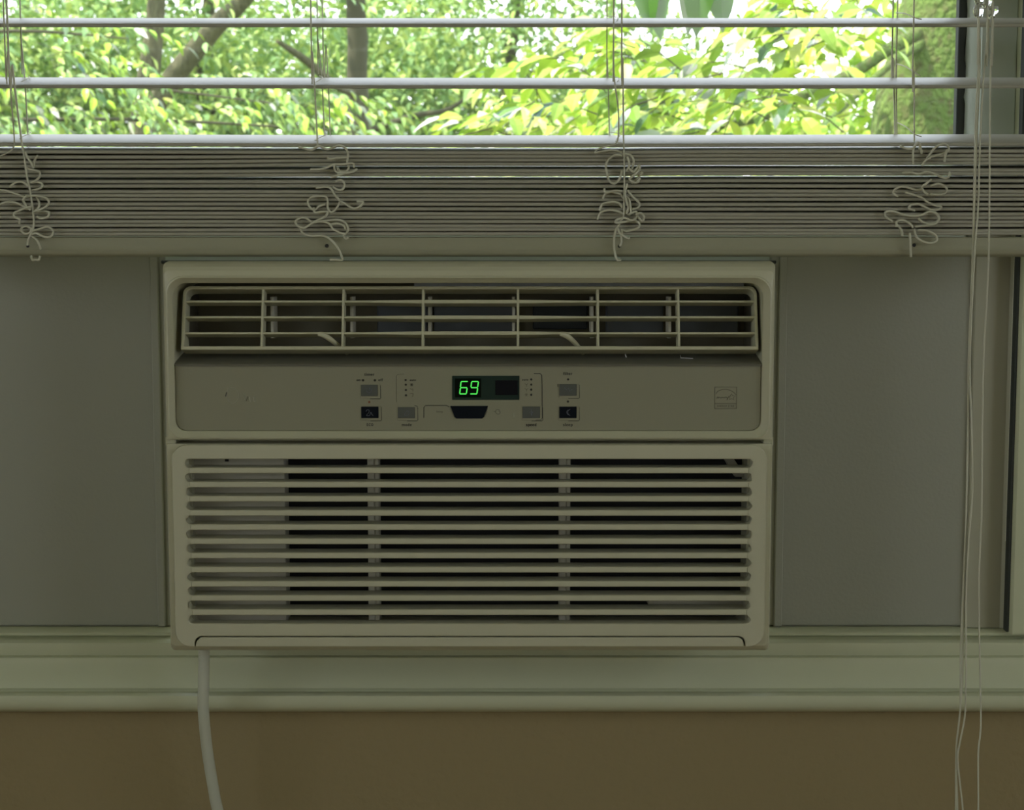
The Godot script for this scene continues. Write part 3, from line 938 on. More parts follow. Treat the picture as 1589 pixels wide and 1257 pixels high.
func make_air_conditioner() -> void:
	var ac := thing("air_conditioner", "cream window air conditioner with green lit display, louvered outlet and slotted intake grille", "air conditioner")
	var plastic: Material = M.cream_plastic
	# cabinet through the window
	var mb := MB.new()
	add_box(mb, Vector3(ax(264), ay(1008), -0.42), Vector3(ax(1193), ay(409), -0.108), 0.004)
	# upper bezel
	var up := func(l: float, t: float, r: float, bt: float, rt: float, rb: float, z: float) -> PackedVector3Array: return loop_of(l, t, r, bt, rt, rb, z)
	var fm := MB.new()
	add_loft(fm, [
		up.call(252, 405, 1204, 682.8, 9, 0.4, -0.112), up.call(252, 405, 1204, 682.8, 9, 0.4, -0.020), up.call(252.6, 406, 1203.4, 682.8, 9, 0.4, -0.0145),
		up.call(254.5, 409.5, 1201.5, 682.8, 8, 0.4, -0.0095), up.call(257, 414, 1199, 682.8, 8, 0.4, -0.0055), up.call(259, 420, 1197, 682.8, 8, 0.4, -0.0028), up.call(262, 428.5, 1194, 681.5, 26, 22, -0.0012),
		up.call(262.6, 429.5, 1193.4, 680.8, 26, 22, 0.0), up.call(264, 431.2, 1192, 679.5, 26, 21, 0.0003), up.call(265.5, 432.4, 1190.5, 678.4, 26, 20, -0.0006),
		up.call(270.6, 439.0, 1182.6, 670.6, 22, 17, -0.0050), up.call(271, 439.6, 1182, 670, 22, 17, -0.0062), up.call(271.5, 440, 1181.5, 669.6, 22, 17, -0.060)])
	# lower shell round the grille
	add_loft(fm, [
		up.call(252, 689.6, 1204, 1018, 0.4, 6, -0.112), up.call(252, 689.6, 1204, 1018, 0.4, 6, -0.022), up.call(252.8, 689.6, 1203.2, 1016, 0.4, 7, -0.014), up.call(255, 689.6, 1201, 1011, 0.4, 8, -0.0075),
		up.call(258, 689.6, 1198, 1004.5, 0.4, 9, -0.0036), up.call(262, 689.6, 1194, 1003.5, 2, 10, -0.0034), up.call(266, 690.5, 1190, 1003, 22, 22, -0.0034), up.call(267, 692, 1189, 1002, 22, 22, -0.012), up.call(292, 706, 1164, 975, 10, 10, -0.012), up.call(292, 706, 1164, 975, 10, 10, -0.040)])
	add_box(fm, Vector3(ax(268), ay(694), -0.05), Vector3(ax(1188), ay(679), -0.0230))
	add_box(fm, Vector3(ax(253.6), ay(694), -0.05), Vector3(ax(269), ay(679), -0.0078), 0.0008)
	add_box(fm, Vector3(ax(1187), ay(694), -0.05), Vector3(ax(1202.4), ay(679), -0.0078), 0.0008)
	var frame := build("front_frame", fm, plastic, ac)
	build("cabinet", mb, plastic, ac)

	# ---- outlet: duct, vanes, louver
	var dm := MB.new()
	var dz := -0.095
	var l := ax(272); var r := ax(1181); var t := ay(441); var bt := ay(548)
	dm.flat(Vector3(l, t, dz), Vector3(r, t, dz), Vector3(r, bt, dz), Vector3(l, bt, dz), Vector3.BACK)
	dm.flat(Vector3(l, t, dz), Vector3(l, t, -0.058), Vector3(l, bt, -0.058), Vector3(l, bt, dz), Vector3.RIGHT)
	dm.flat(Vector3(r, t, dz), Vector3(r, t, -0.058), Vector3(r, bt, -0.058), Vector3(r, bt, dz), Vector3.LEFT)
	dm.flat(Vector3(l, t, dz), Vector3(r, t, dz), Vector3(r, t, -0.058), Vector3(l, t, -0.058), Vector3.DOWN)
	dm.flat(Vector3(l, bt, dz), Vector3(r, bt, dz), Vector3(r, bt, -0.058), Vector3(l, bt, -0.058), Vector3.UP)
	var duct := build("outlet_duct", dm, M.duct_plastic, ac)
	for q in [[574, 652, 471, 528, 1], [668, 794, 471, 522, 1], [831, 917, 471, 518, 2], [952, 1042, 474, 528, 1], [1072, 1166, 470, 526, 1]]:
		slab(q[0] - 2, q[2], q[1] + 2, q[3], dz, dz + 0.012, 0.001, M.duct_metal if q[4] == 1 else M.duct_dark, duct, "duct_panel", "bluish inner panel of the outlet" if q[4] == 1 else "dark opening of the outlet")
	for u in [415.0, 541.0, 664.0, 797.0, 921.0, 1044.0]:
		var vm := MB.new()
		var x: float = ax(u)
		for s in 1:
			add_extrude(vm, PackedVector2Array([Vector2(x - 0.0012, ay(528)), Vector2(x - 0.0012, ay(462)), Vector2(x + 0.0012, ay(462)), Vector2(x + 0.0012, ay(528))]), -0.052, -0.032, 0.0004, true)
		build("vane", vm, M.board_grey, duct)
	# curved tray below the louver
	var tp := PackedVector2Array([Vector2(-0.0045, ay(566.5)), Vector2(-0.0052, ay(565.2)), Vector2(-0.010, ay(562.5)), Vector2(-0.018, ay(559)), Vector2(-0.028, ay(555)), Vector2(-0.040, ay(551)), Vector2(-0.058, ay(547)), Vector2(-0.058, ay(569)), Vector2(-0.0045, ay(569))])
	mb = MB.new()
	add_profile(mb, tp, ax(271.5), ax(1181.5))
	var tray := build("outlet_tray", mb, M.tray_shaded, ac)
	for u in [411.0, 535.0, 657.0, 803.0, 926.0, 1048.0]:
		dot(u, 552.0, 1.6, -0.031, M.pale_mark, tray, "tray_pip")
	stroke([[972, 552], [974, 557]], 1.8, -0.020, M.foil, tray, "scratch_highlight")  # glints on scratches, painted as pale strokes
	stroke([[1058, 553], [1059, 557.5], [1078, 558.5]], 1.2, -0.018, M.foil, tray, "scratch_highlight")
	# silver foil strip seen above the louver
	mb = MB.new()
	rng.seed = 2
	var fx: float = ax(640)
	while fx < ax(1160):
		var w2: float = rng.randf_range(0.002, 0.006)
		mb.flat(Vector3(fx, ay(437), -0.034 + rng.randf_range(-0.001, 0.001)), Vector3(fx + w2, ay(437), -0.034), Vector3(fx + w2, ay(447), -0.030), Vector3(fx, ay(447), -0.030), Vector3(rng.randf_range(-0.3, 0.3), -0.2, 1).normalized())
		fx += w2
	build("foil_strip", mb, M.foil, ac)
	# louver: a frame that leans back at the top
	var hh := 98.0
	var lw := func(u: float) -> float: return (u - 729.0) * S
	var lv := func(k: float) -> float: return (542.5 - k) * S * 1.03
	var lp := func(l2: float, t2: float, r2: float, b2: float, rt: float, rb: float, z: float) -> PackedVector3Array:
		var o := PackedVector3Array()
		for c in [[l2 + rt, t2 + rt, rt, PI], [r2 - rt, t2 + rt, rt, 1.5 * PI], [r2 - rb, b2 - rb, rb, 0.0], [l2 + rb, b2 - rb, rb, 0.5 * PI]]:
			for i in 8:
				var a: float = c[3] + 0.5 * PI * i / 7
				o.append(Vector3(lw.call(c[0]) + cos(a) * c[2] * S, lv.call(c[1]) - sin(a) * c[2] * S, z))
		return o
	mb = MB.new()
	add_loft(mb, [lp.call(279.5, 444, 1178.5, 543.5, 12, 1.5, -0.016), lp.call(279.5, 444, 1178.5, 543.5, 12, 1.5, -0.0008), lp.call(280.5, 445, 1177.5, 542.5, 12, 1.5, 0.0),
		lp.call(283.5, 448, 1174, 538.5, 10, 1.0, 0.0), lp.call(284.5, 449, 1173.5, 537.8, 10, 1.0, -0.0008), lp.call(284.5, 449, 1173.5, 537.8, 10, 1.0, -0.016), lp.call(279.5, 444, 1178.5, 543.5, 12, 1.5, -0.016)])
	var louver := build("louver", mb, plastic, ac)
	louver.position = Vector3(ax(729), ay(542.5), -0.0065)
	louver.rotation = Vector3(-0.26, 0, 0)
	for w in [468.0, 492.5, 517.2]:
		# bars are thicker between the two middle uprights
		var bm := MB.new()
		var y: float = lv.call(w)
		var lastx := 0.0
		var stations := [[284.0, 1.7], [560.0, 1.7], [655.0, 2.9], [804.0, 2.9], [900.0, 1.7], [1174.0, 1.7]]
		for i in stations.size() - 1:
			var xa: float = lw.call(stations[i][0])
			var xb: float = lw.call(stations[i + 1][0])
			var ha: float = stations[i][1] * S
			var hb: float = stations[i + 1][1] * S
			var zf := -0.0012
			var zb := -0.013
			var c := 0.0004
			bm.flat(Vector3(xa, y - ha + c, zf), Vector3(xb, y - hb + c, zf), Vector3(xb, y + hb - c, zf), Vector3(xa, y + ha - c, zf), Vector3.BACK)
			bm.flat(Vector3(xa, y + ha - c, zf), Vector3(xb, y + hb - c, zf), Vector3(xb, y + hb, zf - c), Vector3(xa, y + ha, zf - c), Vector3(0, 0.7, 0.7))
			bm.flat(Vector3(xa, y - ha + c, zf), Vector3(xb, y - hb + c, zf), Vector3(xb, y - hb, zf - c), Vector3(xa, y - ha, zf - c), Vector3(0, -0.7, 0.7))
			bm.flat(Vector3(xa, y + ha, zf - c), Vector3(xb, y + hb, zf - c), Vector3(xb, y + hb, zb), Vector3(xa, y + ha, zb), Vector3.UP)
			bm.flat(Vector3(xa, y - ha, zf - c), Vector3(xb, y - hb, zf - c), Vector3(xb, y - hb, zb), Vector3(xa, y - ha, zb), Vector3.DOWN)
			bm.flat(Vector3(xa, y - ha, zb), Vector3(xb, y - hb, zb), Vector3(xb, y + hb, zb), Vector3(xa, y + ha, zb), Vector3.FORWARD)
		build("horizontal_bar", bm, plastic, louver)
	for u in [404.5, 530.5, 655.5, 804.0, 929.0, 1055.0]:
		var bm := MB.new()
		add_box(bm, Vector3(lw.call(u - 1.9), lv.call(540), -0.014), Vector3(lw.call(u + 1.9), lv.call(447), -0.0008), 0.0004)
		build("upright_bar", bm, plastic, louver)
	for q in [495.0, 870.0]:
		mb = MB.new()
		add_tube(mb, smooth_line([Vector3(lw.call(q + 38), lv.call(540), -0.026), Vector3(lw.call(q + 30), lv.call(535), -0.012), Vector3(lw.call(q + 16), lv.call(527), 0.001), Vector3(lw.call(q + 6), lv.call(522.5), 0.005), Vector3(lw.call(q - 1), lv.call(521.8), 0.0055)], 4), [0.0012, 0.0017, 0.0021, 0.0023, 0.0016], 8)
		build("lever", mb, plastic, louver)

	# ---- control panel
	var zc := -0.0060
	var cp := PackedVector2Array()
	var lp2 := loop_of(271.5, 567, 1181.5, 669.8, 0.5, 17, 0.0)
	mb = MB.new()
	add_extrude(mb, flat_of(lp2), -0.058, zc, 0.0004)
	var panel := build("control_panel", mb, M.silver_paint, ac)
	slab(271.8, 565.6, 1181.2, 568.4, -0.02, zc + 0.0004, 0.0002, plastic, panel, "panel_edge")
	var zt: float = zc + 0.0001
	# display window with its lit digits
	slab(701.5, 584, 806, 621.5, zc - 0.002, zc + 0.0006, 0.0003, M.display_smoke, panel, "display_window", "smoked display window")
	slab(706, 588, 746.5, 617.5, zc - 0.001, zc + 0.0009, 0.0001, M.display_black, panel, "digit_field", "black field behind the green digits")
	slab(768.5, 591, 803.5, 614, zc - 0.001, zc + 0.0009, 0.0001, M.display_well, panel, "sensor_window", "dark sensor window")
	for dgt in [[713.2, [0, 2, 3, 4, 5, 6]], [729.6, [0, 1, 2, 3, 5, 6]]]:
		var gm := MB.new()
		var wd := 10.5
		var seg := {0: [0, 592.8, 1, 592.8], 1: [1, 593.3, 1, 601.6], 2: [0, 593.3, 0, 601.6], 3: [0, 602.3, 1, 602.3], 4: [0, 603.0, 0, 611.6], 5: [1, 603.0, 1, 611.6], 6: [0, 612.2, 1, 612.2]}
		for k in dgt[1]:
			var q = seg[k]
			var horizontal: bool = q[0] != q[2]
			var y0: float = q[1]; var y1: float = q[3]
			var xa: float = dgt[0] + q[0] * wd + (612.0 - y0) * 0.12
			var xb: float = dgt[0] + q[2] * wd + (612.0 - y1) * 0.12
			var hw := 0.95
			var pl := []
			if horizontal:
				pl = [[xa + 0.6, y0 - hw], [xb - 0.6, y0 - hw], [xb + 0.2, y0], [xb - 0.6, y0 + hw], [xa + 0.6, y0 + hw], [xa - 0.2, y0]]
			else:
				pl = [[xa - hw, y0 + 0.6], [xa, y0 - 0.2], [xa + hw, y0 + 0.6], [xb + hw, y1 - 0.6], [xb, y1 + 0.2], [xb - hw, y1 - 0.6]]
			add_extrude(gm, px_poly(pl), zc, zc + 0.0011, 0.0001)
		build("lit_digit", gm, M.green_light, panel, "green lit digit 6" if dgt[0] < 720 else "green lit digit 9")
	var glow := OmniLight3D.new()
	glow.name = "display_glow"
	glow.light_color = Color(0.2, 1.0, 0.25)
	glow.light_energy = 0.000012
	glow.light_size = 0.008
	glow.omni_range = 4.0
	glow.omni_attenuation = 2.0
	glow.shadow_enabled = true
	glow.position = Vector3(ax(726), ay(602), zc + 0.006)
	add_child(glow)
	# push buttons
	for q in [[560, 598, 586, 615.5, 0], [560, 632, 587, 650, 1], [617, 633, 643.5, 650, 0], [811, 632, 838, 650, 0], [868, 597, 895, 615, 0], [868, 632, 895, 650, 1]]:
		slab(q[0] - 1, q[1] - 1, q[2] + 4, q[3] + 4, zc - 0.001, zc + 0.0003, 0.0002, M.pale_mark if q[4] == 9 else M.silver_paint, panel, "button_rim")
		slab(q[0], q[1], q[2], q[3], zc - 0.002, zc + 0.0009, 0.0003, M.button_dark if q[4] == 1 else M.button_grey, panel, "push_button", "dark push button" if q[4] == 1 else "grey push button")
		stroke([[q[2] + 4, q[1] + 1], [q[2] + 4.4, q[3] + 3], [q[2] + 3, q[3] + 4.4], [q[0] + 14, q[3] + 4.4]], 0.9, zc + 0.0001, M.ink, panel, "button_outline")
	plate([[698.5, 631], [757, 631], [751, 648], [748, 650.5], [708, 650.5], [705, 648]], zc - 0.002, zc + 0.0009, 0.0003, M.button_dark, panel, "power_button", "dark power button with slanting ends")
	stroke([[697, 632], [703.5, 649.5], [707, 652], [749, 652], [752.5, 649], [757.5, 634]], 1.2, zc + 0.0001, M.pale_mark, panel, "button_outline")
	# printed words, lamps and marks
	word("timer", 573, 582.0, 6.6, zt, M.ink, panel)
	word("on", 556.0, 590.6, 5.6, zt, M.ink, panel)
	word("off", 590.5, 590.6, 6.0, zt, M.ink, panel)
	word("ECO", 573.5, 660.5, 6.4, zt, M.ink, panel)
	word("mode", 630.5, 660.5, 6.6, zt, M.ink, panel)
	word("temp", 682, 640, 4.6, zt, M.faint_ink, panel)
	word("auto", 640.5, 590.6, 5.0, zt, M.ink, panel)
	word("auto", 815.0, 590, 5.0, zt, M.ink, panel)
	word("filter", 881, 580.8, 6.6, zt, M.ink, panel)
	word("speed", 824.5, 660.5, 6.6, zt, M.ink, panel)
	word("sleep", 881.5, 660.5, 6.8, zt, M.ink, panel)
	for q in [[563.3, 591, 1.9], [581.6, 591, 1.9], [629.3, 590.6, 1.7], [629.5, 598, 1.7], [629.6, 606.2, 1.7], [629.7, 614.4, 1.7], [824.4, 589.8, 1.8], [824.4, 597.8, 1.7], [824.4, 605.6, 1.8], [824.4, 613.6, 1.8], [881.6, 589.7, 1.8], [881.5, 624.2, 1.8]]:
		dot(q[0], q[1], q[2], zt, M.ink, panel, "indicator_lamp")
	dot(572.5, 625.0, 1.7, zt, M.red_lens, panel, "indicator_lamp")
	# little symbols beside the lamps
	for k in 6:
		var a: float = PI * k / 3.0
		if k < 3:
			stroke([[638.6 - 2.6 * cos(a), 598 - 2.6 * sin(a)], [638.6 + 2.6 * cos(a), 598 + 2.6 * sin(a)]], 0.9, zt, M.ink, panel, "snowflake_mark")
			stroke([[816.8 - 2.6 * cos(a), 613.6 - 2.6 * sin(a)], [816.8 + 2.6 * cos(a), 613.6 + 2.6 * sin(a)]], 0.8, zt, M.faint_ink, panel, "fan_mark")
	stroke([[636, 603.6], [638, 605], [640, 604.2], [640.6, 606.6], [639.6, 608.4]], 0.8, zt, M.faint_ink, panel, "fan_mark", true)
	stroke([[636, 611.8], [640.5, 611.8], [640.5, 614.5], [639.4, 617]], 0.8, zt, M.faint_ink, panel, "drop_mark", true)
	for w in [598.0, 605.6]:
		stroke([[814.4, w - 2], [817, w], [819.6, w - 2]], 0.8, zt, M.faint_ink, panel, "fan_mark")
		stroke([[817, w], [817, w + 2.8]], 0.8, zt, M.faint_ink, panel, "fan_mark")
	stroke([[775.5, 638], [772, 636.6], [769, 639], [770.5, 643], [774.5, 643.6], [776, 640.4], [773.6, 639]], 0.9, zt, M.faint_ink, panel, "signal_mark", true)
	stroke([[766, 639.6], [769.5, 640.2]], 0.8, zt, M.faint_ink, panel, "signal_mark")
	stroke([[797, 641.5], [797.6, 648.5]], 1.6, zt, M.pale_mark, panel, "scuff_mark")
	stroke([[865.5, 597], [866, 601.5]], 1.0, zt, M.ink, panel, "scuff_mark")
	# brackets that join lamps and buttons
	stroke([[627, 581.2], [617, 582], [615.2, 584], [615, 625]], 0.7, zt, M.faint_ink, panel, "bracket_line")
	stroke([[828.5, 580.4], [838, 580.6], [840.6, 583], [841.2, 602], [841.4, 650], [839, 653.0], [831, 653.2]], 1.2, zt, M.ink, panel, "bracket_line")
	stroke([[657.4, 649.5], [657.6, 633], [660, 630.4], [693, 630.2], [697, 632.5]], 1.1, zt, M.ink, panel, "bracket_line")
	stroke([[643, 630.4], [647, 631.5], [648, 636]], 0.9, zt, M.ink, panel, "bracket_line")
	# symbols on the buttons
	var zb2: float = zc + 0.00095
	stroke([[567.5, 639.5], [569.5, 636.8], [572.5, 638], [571.5, 642], [568, 645.6], [573, 645.8], [575, 641], [577, 644.5], [579, 646]], 0.9, zb2, M.button_mark, panel, "button_symbol", true)
	stroke([[885, 636], [881.6, 638.6], [881.4, 642.6], [884.6, 646]], 0.9, zb2, M.button_mark, panel, "button_symbol", true)
	stroke([[881.8, 637], [879.4, 640.6], [881.8, 645]], 0.7, zb2, M.button_mark, panel, "button_symbol", true)
	stroke([[570, 603.5], [569, 607.5], [571.5, 610.5], [575, 609.5], [576, 605.5], [573.5, 603], [573.2, 607]], 0.9, zb2, M.button_mark, panel, "button_symbol", true)
	stroke([[627, 645], [631, 638.5], [635, 641.5], [632, 645.5], [627, 645]], 0.8, zb2, M.button_mark, panel, "button_symbol", true)
	stroke([[824.5, 636.5], [824.5, 646], [822, 640], [827, 640], [824.5, 646]], 0.8, zb2, M.button_mark, panel, "button_symbol")
	stroke([[876, 602], [879, 606], [882, 603], [884, 608], [888, 605]], 0.8, zb2, M.button_mark, panel, "button_symbol")
	stroke([[725, 638], [723, 641], [725.5, 645], [730, 645], [732, 641], [729.5, 637.5]], 0.8, zb2, M.button_dark, panel, "button_symbol", true)
	# square efficiency mark
	stroke([[1109.5, 601.6], [1143.6, 601.6], [1143.6, 635.2], [1109.5, 635.2], [1109.5, 601.6]], 1.1, zt, M.faint_ink, panel, "mark_outline")
	stroke([[1110, 627.3], [1143.4, 627.3]], 1.0, zt, M.faint_ink, panel, "mark_outline")
	stroke([[1111.5, 612], [1114, 608.6], [1119, 606], [1126, 605.2], [1133, 606.6], [1139, 610], [1143, 614]], 1.0, zt, M.faint_ink, panel, "mark_arc", true)
	stroke([[1112.6, 619.2], [1114.4, 617], [1114.6, 619], [1117, 617.2], [1119, 618.6], [1121.5, 617.4], [1124, 618.2], [1127, 617.2], [1129, 618.6], [1128.6, 621.6], [1130.6, 617.8], [1132.4, 616.2]], 1.1, zt, M.faint_ink, panel, "mark_script", true)
	stroke([[1131, 616], [1134, 615.6], [1135.4, 612], [1137.4, 615], [1142, 615.2], [1138.6, 617.8], [1139.6, 621.6], [1136, 619.6], [1132, 621.4], [1133.4, 618], [1131, 616]], 0.8, zt, M.faint_ink, panel, "mark_star")
	word("ENERGY STAR", 1126.5, 631.3, 4.6, zt, M.faint_ink, panel)
	# worn raised maker's script
	stroke([[349.2, 616.4], [351.2, 609.6]], 1.3, zt, M.ink, panel, "script_mark")
	stroke([[353, 605], [354, 603], [352.6, 612], [353, 622], [360, 627], [368, 622], [370, 612], [364, 603], [357, 602]], 1.2, zt - 0.0002, M.pale_mark, panel, "script_mark", true)
	stroke([[377, 612], [380.5, 617], [378.5, 622]], 1.4, zt - 0.0001, M.pale_mark, panel, "script_mark", true)
	stroke([[381.2, 623.5], [384, 616]], 1.1, zt, M.faint_ink, panel, "script_mark")
	stroke([[386.6, 616.4], [387.6, 624.6]], 2.0, zt, M.pale_mark, panel, "script_mark")
	stroke([[392.6, 617], [393.4, 623], [395, 624]], 2.0, zt, M.pale_mark, panel, "script_mark", true)

	# ---- intake grille
	var z1 := 0.0018
	var rad := 6.6
	var cy := []
	for i in 12: cy.append(718.7 + 21.98 * i)
	var gx := [294.6, 1161.0]
	mb = MB.new()
	for s in 2:
		var d: float = 1.0 if s == 0 else -1.0       # s 0: the half with the left end
		var pts := []
		var ox: float = 267.0 if s == 0 else 1190.0
		pts.append([729.0, 690.0])
		for i in 9:
			var a: float = 0.5 * PI * i / 8
			pts.append([ox + d * (24.0 - sin(a) * 24.0), 690.0 + (1.0 - cos(a)) * 24.0])
		for i in 9:
			var a: float = 0.5 * PI * i / 8
			pts.append([ox + d * (24.0 - cos(a) * 24.0), 1003.0 - (1.0 - sin(a)) * 24.0])
		pts.append([ox + d * 29.5, 1003.0])
		for i in 6:
			var a: float = 0.5 * PI * i / 5
			pts.append([ox + d * (29.5 + (1.0 - cos(a)) * 12.0), 998.5 - sin(a) * 12.0])
		pts.append([729.0, 986.5])
		pts.append([729.0, cy[11] + rad])
		for i in range(11, -1, -1):
			for k in 9:
				var a: float = PI * k / 8
				pts.append([gx[s] - d * sin(a) * rad, cy[i] + cos(a) * rad])
		pts.append([729.0, cy[0] - rad])
		add_extrude(mb, px_poly(pts), -0.0105, z1, 0.0006, false, ax(729.0))
	var grille := build("intake_grille", mb, M.grille_plastic, ac)
	for i in 11:
		var sm := MB.new()
		var ta: float = cy[i] + rad
		var tb: float = cy[i + 1] - rad
		var pr := PackedVector2Array([Vector2(z1 - 0.0006, ay(ta)), Vector2(z1, ay(ta + 1.1)), Vector2(z1, ay(tb - 1.1)), Vector2(z1 - 0.0006, ay(tb)), Vector2(-0.0180, ay(tb - 0.8)), Vector2(-0.0180, ay(ta + 0.8))])
		add_profile(sm, pr, ax(gx[0] - 0.2), ax(gx[1] + 0.2))
		build("grille_slat", sm, M.grille_plastic, grille)
	# lower lip of the bottom slot and the finger tab
	var tab := []
	for i in 6:
		var a: float = 0.5 * PI * i / 5
		tab.append([299.0 + (1.0 - cos(a)) * 11.0, 1000.0 - sin(a) * 11.6])
	for i in 6:
		var a: float = 0.5 * PI * i / 5
		tab.append([1158.0 - (1.0 - sin(a)) * 11.0, 1000.0 - cos(a) * 11.6])
	tab.append([1158.0, 1003.0])
	tab.append([299.0, 1003.0])
	plate(tab, -0.0105, z1, 0.0006, M.grille_plastic, grille, "finger_tab")
	# behind the slots
	for u in [575.0, 878.0]:
		var st := MB.new()
		add_box(st, Vector3(ax(u - 9), ay(975), -0.036), Vector3(ax(u + 2), ay(706), -0.0190), 0.0006)
		add_box(st, Vector3(ax(u + 2), ay(975), -0.034), Vector3(ax(u + 9), ay(706), -0.0200), 0.0006)
		build("strut", st, M.board_grey, ac)
	mb = MB.new()
	add_box(mb, Vector3(ax(280), ay(980), -0.050), Vector3(ax(435), ay(700), -0.0205), 0.0006)
	var board := build("inner_board", mb, M.board_grey, ac)
	for q in [[341, 715.5, 347, 721.5], [332, 712.5, 339, 714.5], [334.5, 889, 340, 893], [313, 909.5, 359, 916], [310, 932.5, 362, 934.5]]:
		slab(q[0], q[1], q[2], q[3], -0.024, -0.0200, 0.0, M.filter_black, board, "board_hole")
	mb = MB.new()
	add_box(mb, Vector3(ax(434), ay(985), -0.055), Vector3(ax(1190), ay(700), -0.040), 0.0006)
	build("air_filter", mb, M.filter_black, ac)
	slab(1012, 934, 1170, 950, -0.040, -0.0245, 0.0005, M.board_grey, ac, "inner_ledge")
	slab(1024, 951.5, 1085, 966, -0.040, -0.0245, 0.0005, M.board_grey, ac, "inner_ledge")
	plate([[1128, 712], [1142, 712], [1168, 748], [1150, 748]], -0.040, -0.028, 0.0005, M.board_grey, ac, "inner_brace")

	# ---- power cord
	mb = MB.new()
	var cl := []
	for q in [[317, 1000, -0.040], [316.5, 1018, -0.040], [316, 1060, -0.040], [315.5, 1100, -0.042], [321, 1160, -0.048], [330.5, 1220, -0.052], [339, 1262, -0.055]]:
		cl.append(P(q[0], q[1], q[2]))
	var e: Vector3 = cl[cl.size() - 1]
	cl.append(e + Vector3(0.016, -0.08, -0.008))
	cl.append(e + Vector3(0.03, -0.25, -0.02))
	cl.append(Vector3(e.x + 0.05, 0.05, -0.06))
	cl.append(Vector3(e.x + 0.10, 0.006, -0.03))
	cl.append(Vector3(e.x + 0.30, 0.006, 0.0))
	add_tube(mb, smooth_line(cl, 6), [0.0046], 10)
	build("power_cord", mb, M.cord_white, ac)

# ------------------------------------------------------------------ trees
func leaf_mesh(ln: float, wd: float, fold: float, droop: float) -> ArrayMesh:
	var mb := MB.new()
	var ts := [0.0, 0.18, 0.45, 0.75, 1.0]
	var ws := [0.04, 0.72, 1.0, 0.6, 0.0]
	var mid: Array[Vector3] = []
	var lf: Array[Vector3] = []
	var rt: Array[Vector3] = []
	for i in 5:
		var x: float = ts[i] * ln
		var y: float = -droop * ln * ts[i] * ts[i]
		var hw: float = ws[i] * wd * 0.5
		mid.append(Vector3(x, y, 0))
		lf.append(Vector3(x, y + hw * fold, hw))
		rt.append(Vector3(x, y + hw * fold, -hw))
	for i in 4:
		var nl: Vector3 = (lf[i] - mid[i + 1]).cross(mid[i] - mid[i + 1]).normalized()
		var slope := Vector3(2.0 * droop * (ts[i] + ts[i + 1]) * 0.5, 1, 0)
		var n1 := (slope + Vector3(0, 0, -fold)).normalized()
		var n2 := (slope + Vector3(0, 0, fold)).normalized()
		mb.quad(mid[i], mid[i + 1], lf[i + 1], lf[i], n1, n1, n1, n1)
		mb.quad(mid[i], mid[i + 1], rt[i + 1], rt[i], n2, n2, n2, n2)
	return mb.mesh()

func leaf_basis(dir: Vector3, roll: float, size: float) -> Basis:
	var x: Vector3 = dir.normalized()
	var z: Vector3 = x.cross(Vector3.UP)
	z = z.normalized() if z.length() > 0.05 else Vector3.BACK
	var y: Vector3 = z.cross(x).normalized()
	var bs := Basis(x, y, z)
	bs = Basis(x, roll) * bs
	return bs.scaled_local(Vector3(size, size, size))

func foliage(parent: Node, called: String, mesh: Mesh, tf: Array, tints: Array) -> void:
	var mm := MultiMesh.new()
	mm.transform_format = MultiMesh.TRANSFORM_3D
	mm.use_colors = true
	mm.mesh = mesh
	mm.instance_count = tf.size()
	for i in tf.size():
		mm.set_instance_transform(i, tf[i])
		var c: Color = tints[rng.randi() % tints.size()]
		mm.set_instance_color(i, c * rng.randf_range(0.85, 1.15))
	var o := MultiMeshInstance3D.new()
	o.name = called
	o.multimesh = mm
	o.material_override = M.leaf_tinted
	o.set_meta("kind", "stuff")
	parent.add_child(o, true)

# clumps of leaves within an ellipsoid
func crown_leaves(c: Vector3, rad: Vector3, clumps: int, per: int, spread: float, out: Array) -> void:
	for k in clumps:
		var d := Vector3(rng.randfn(), rng.randfn(), rng.randfn()).normalized() * pow(rng.randf(), 0.4)
		var q: Vector3 = c + d * rad
		for i in per:
			var o := Vector3(rng.randfn(), rng.randfn() * 0.55, rng.randfn()) * spread
			var dir := Vector3(rng.randf_range(-1, 1), rng.randf_range(-0.9, 0.25), rng.randf_range(-1, 1)) + o.normalized() * 0.4
			out.append(Transform3D(leaf_basis(dir, rng.randf_range(-0.9, 0.9), rng.randf_range(0.7, 1.25)), q + o))

# a twig that arches over, with leaflets to both sides
func spray(from: Vector3, dir: Vector3, ln: float, pairs: int, droop: float, size: float, twigs: MB, out: Array) -> void:
	var line := []
	for i in 6:
		var t: float = i / 5.0
		line.append(from + dir * ln * t + Vector3.DOWN * droop * ln * t * t)
	add_tube(twigs, PackedVector3Array(line), [0.0017, 0.0008], 4)
	var side: Vector3 = dir.cross(Vector3.UP).normalized()
	for k in pairs * 2 + 1:
		var t: float = (k / 2 + 1.0) / (pairs + 1.0)
		var p: Vector3 = from + dir * ln * t + Vector3.DOWN * droop * ln * t * t
		var fw: Vector3 = (dir + Vector3.DOWN * 2.0 * droop * t).normalized()
		var s: float = 1.0 if k % 2 == 0 else -1.0
		var d: Vector3 = fw * 0.75 + side * s * 0.8 + Vector3.DOWN * rng.randf_range(-0.1, 0.4)
		if k == pairs * 2: d = fw
		out.append(Transform3D(leaf_basis(d, rng.randf_range(-0.6, 0.6), size * rng.randf_range(0.75, 1.2)), p))

func tree_base(label: String, at: Vector3) -> Node3D:
	var t := thing("tree", label, "tree", "")
	t.position = at
	return t

func trunk(parent: Node3D, pts: Array, radii: Array, m: Material, called: String, seg := 12) -> MeshInstance3D:
	var mb := MB.new()
	var q := []
	for p in pts: q.append(p - parent.position)
	add_tube(mb, smooth_line(q, 5), radii, seg)
	return build(called, mb, m, parent)

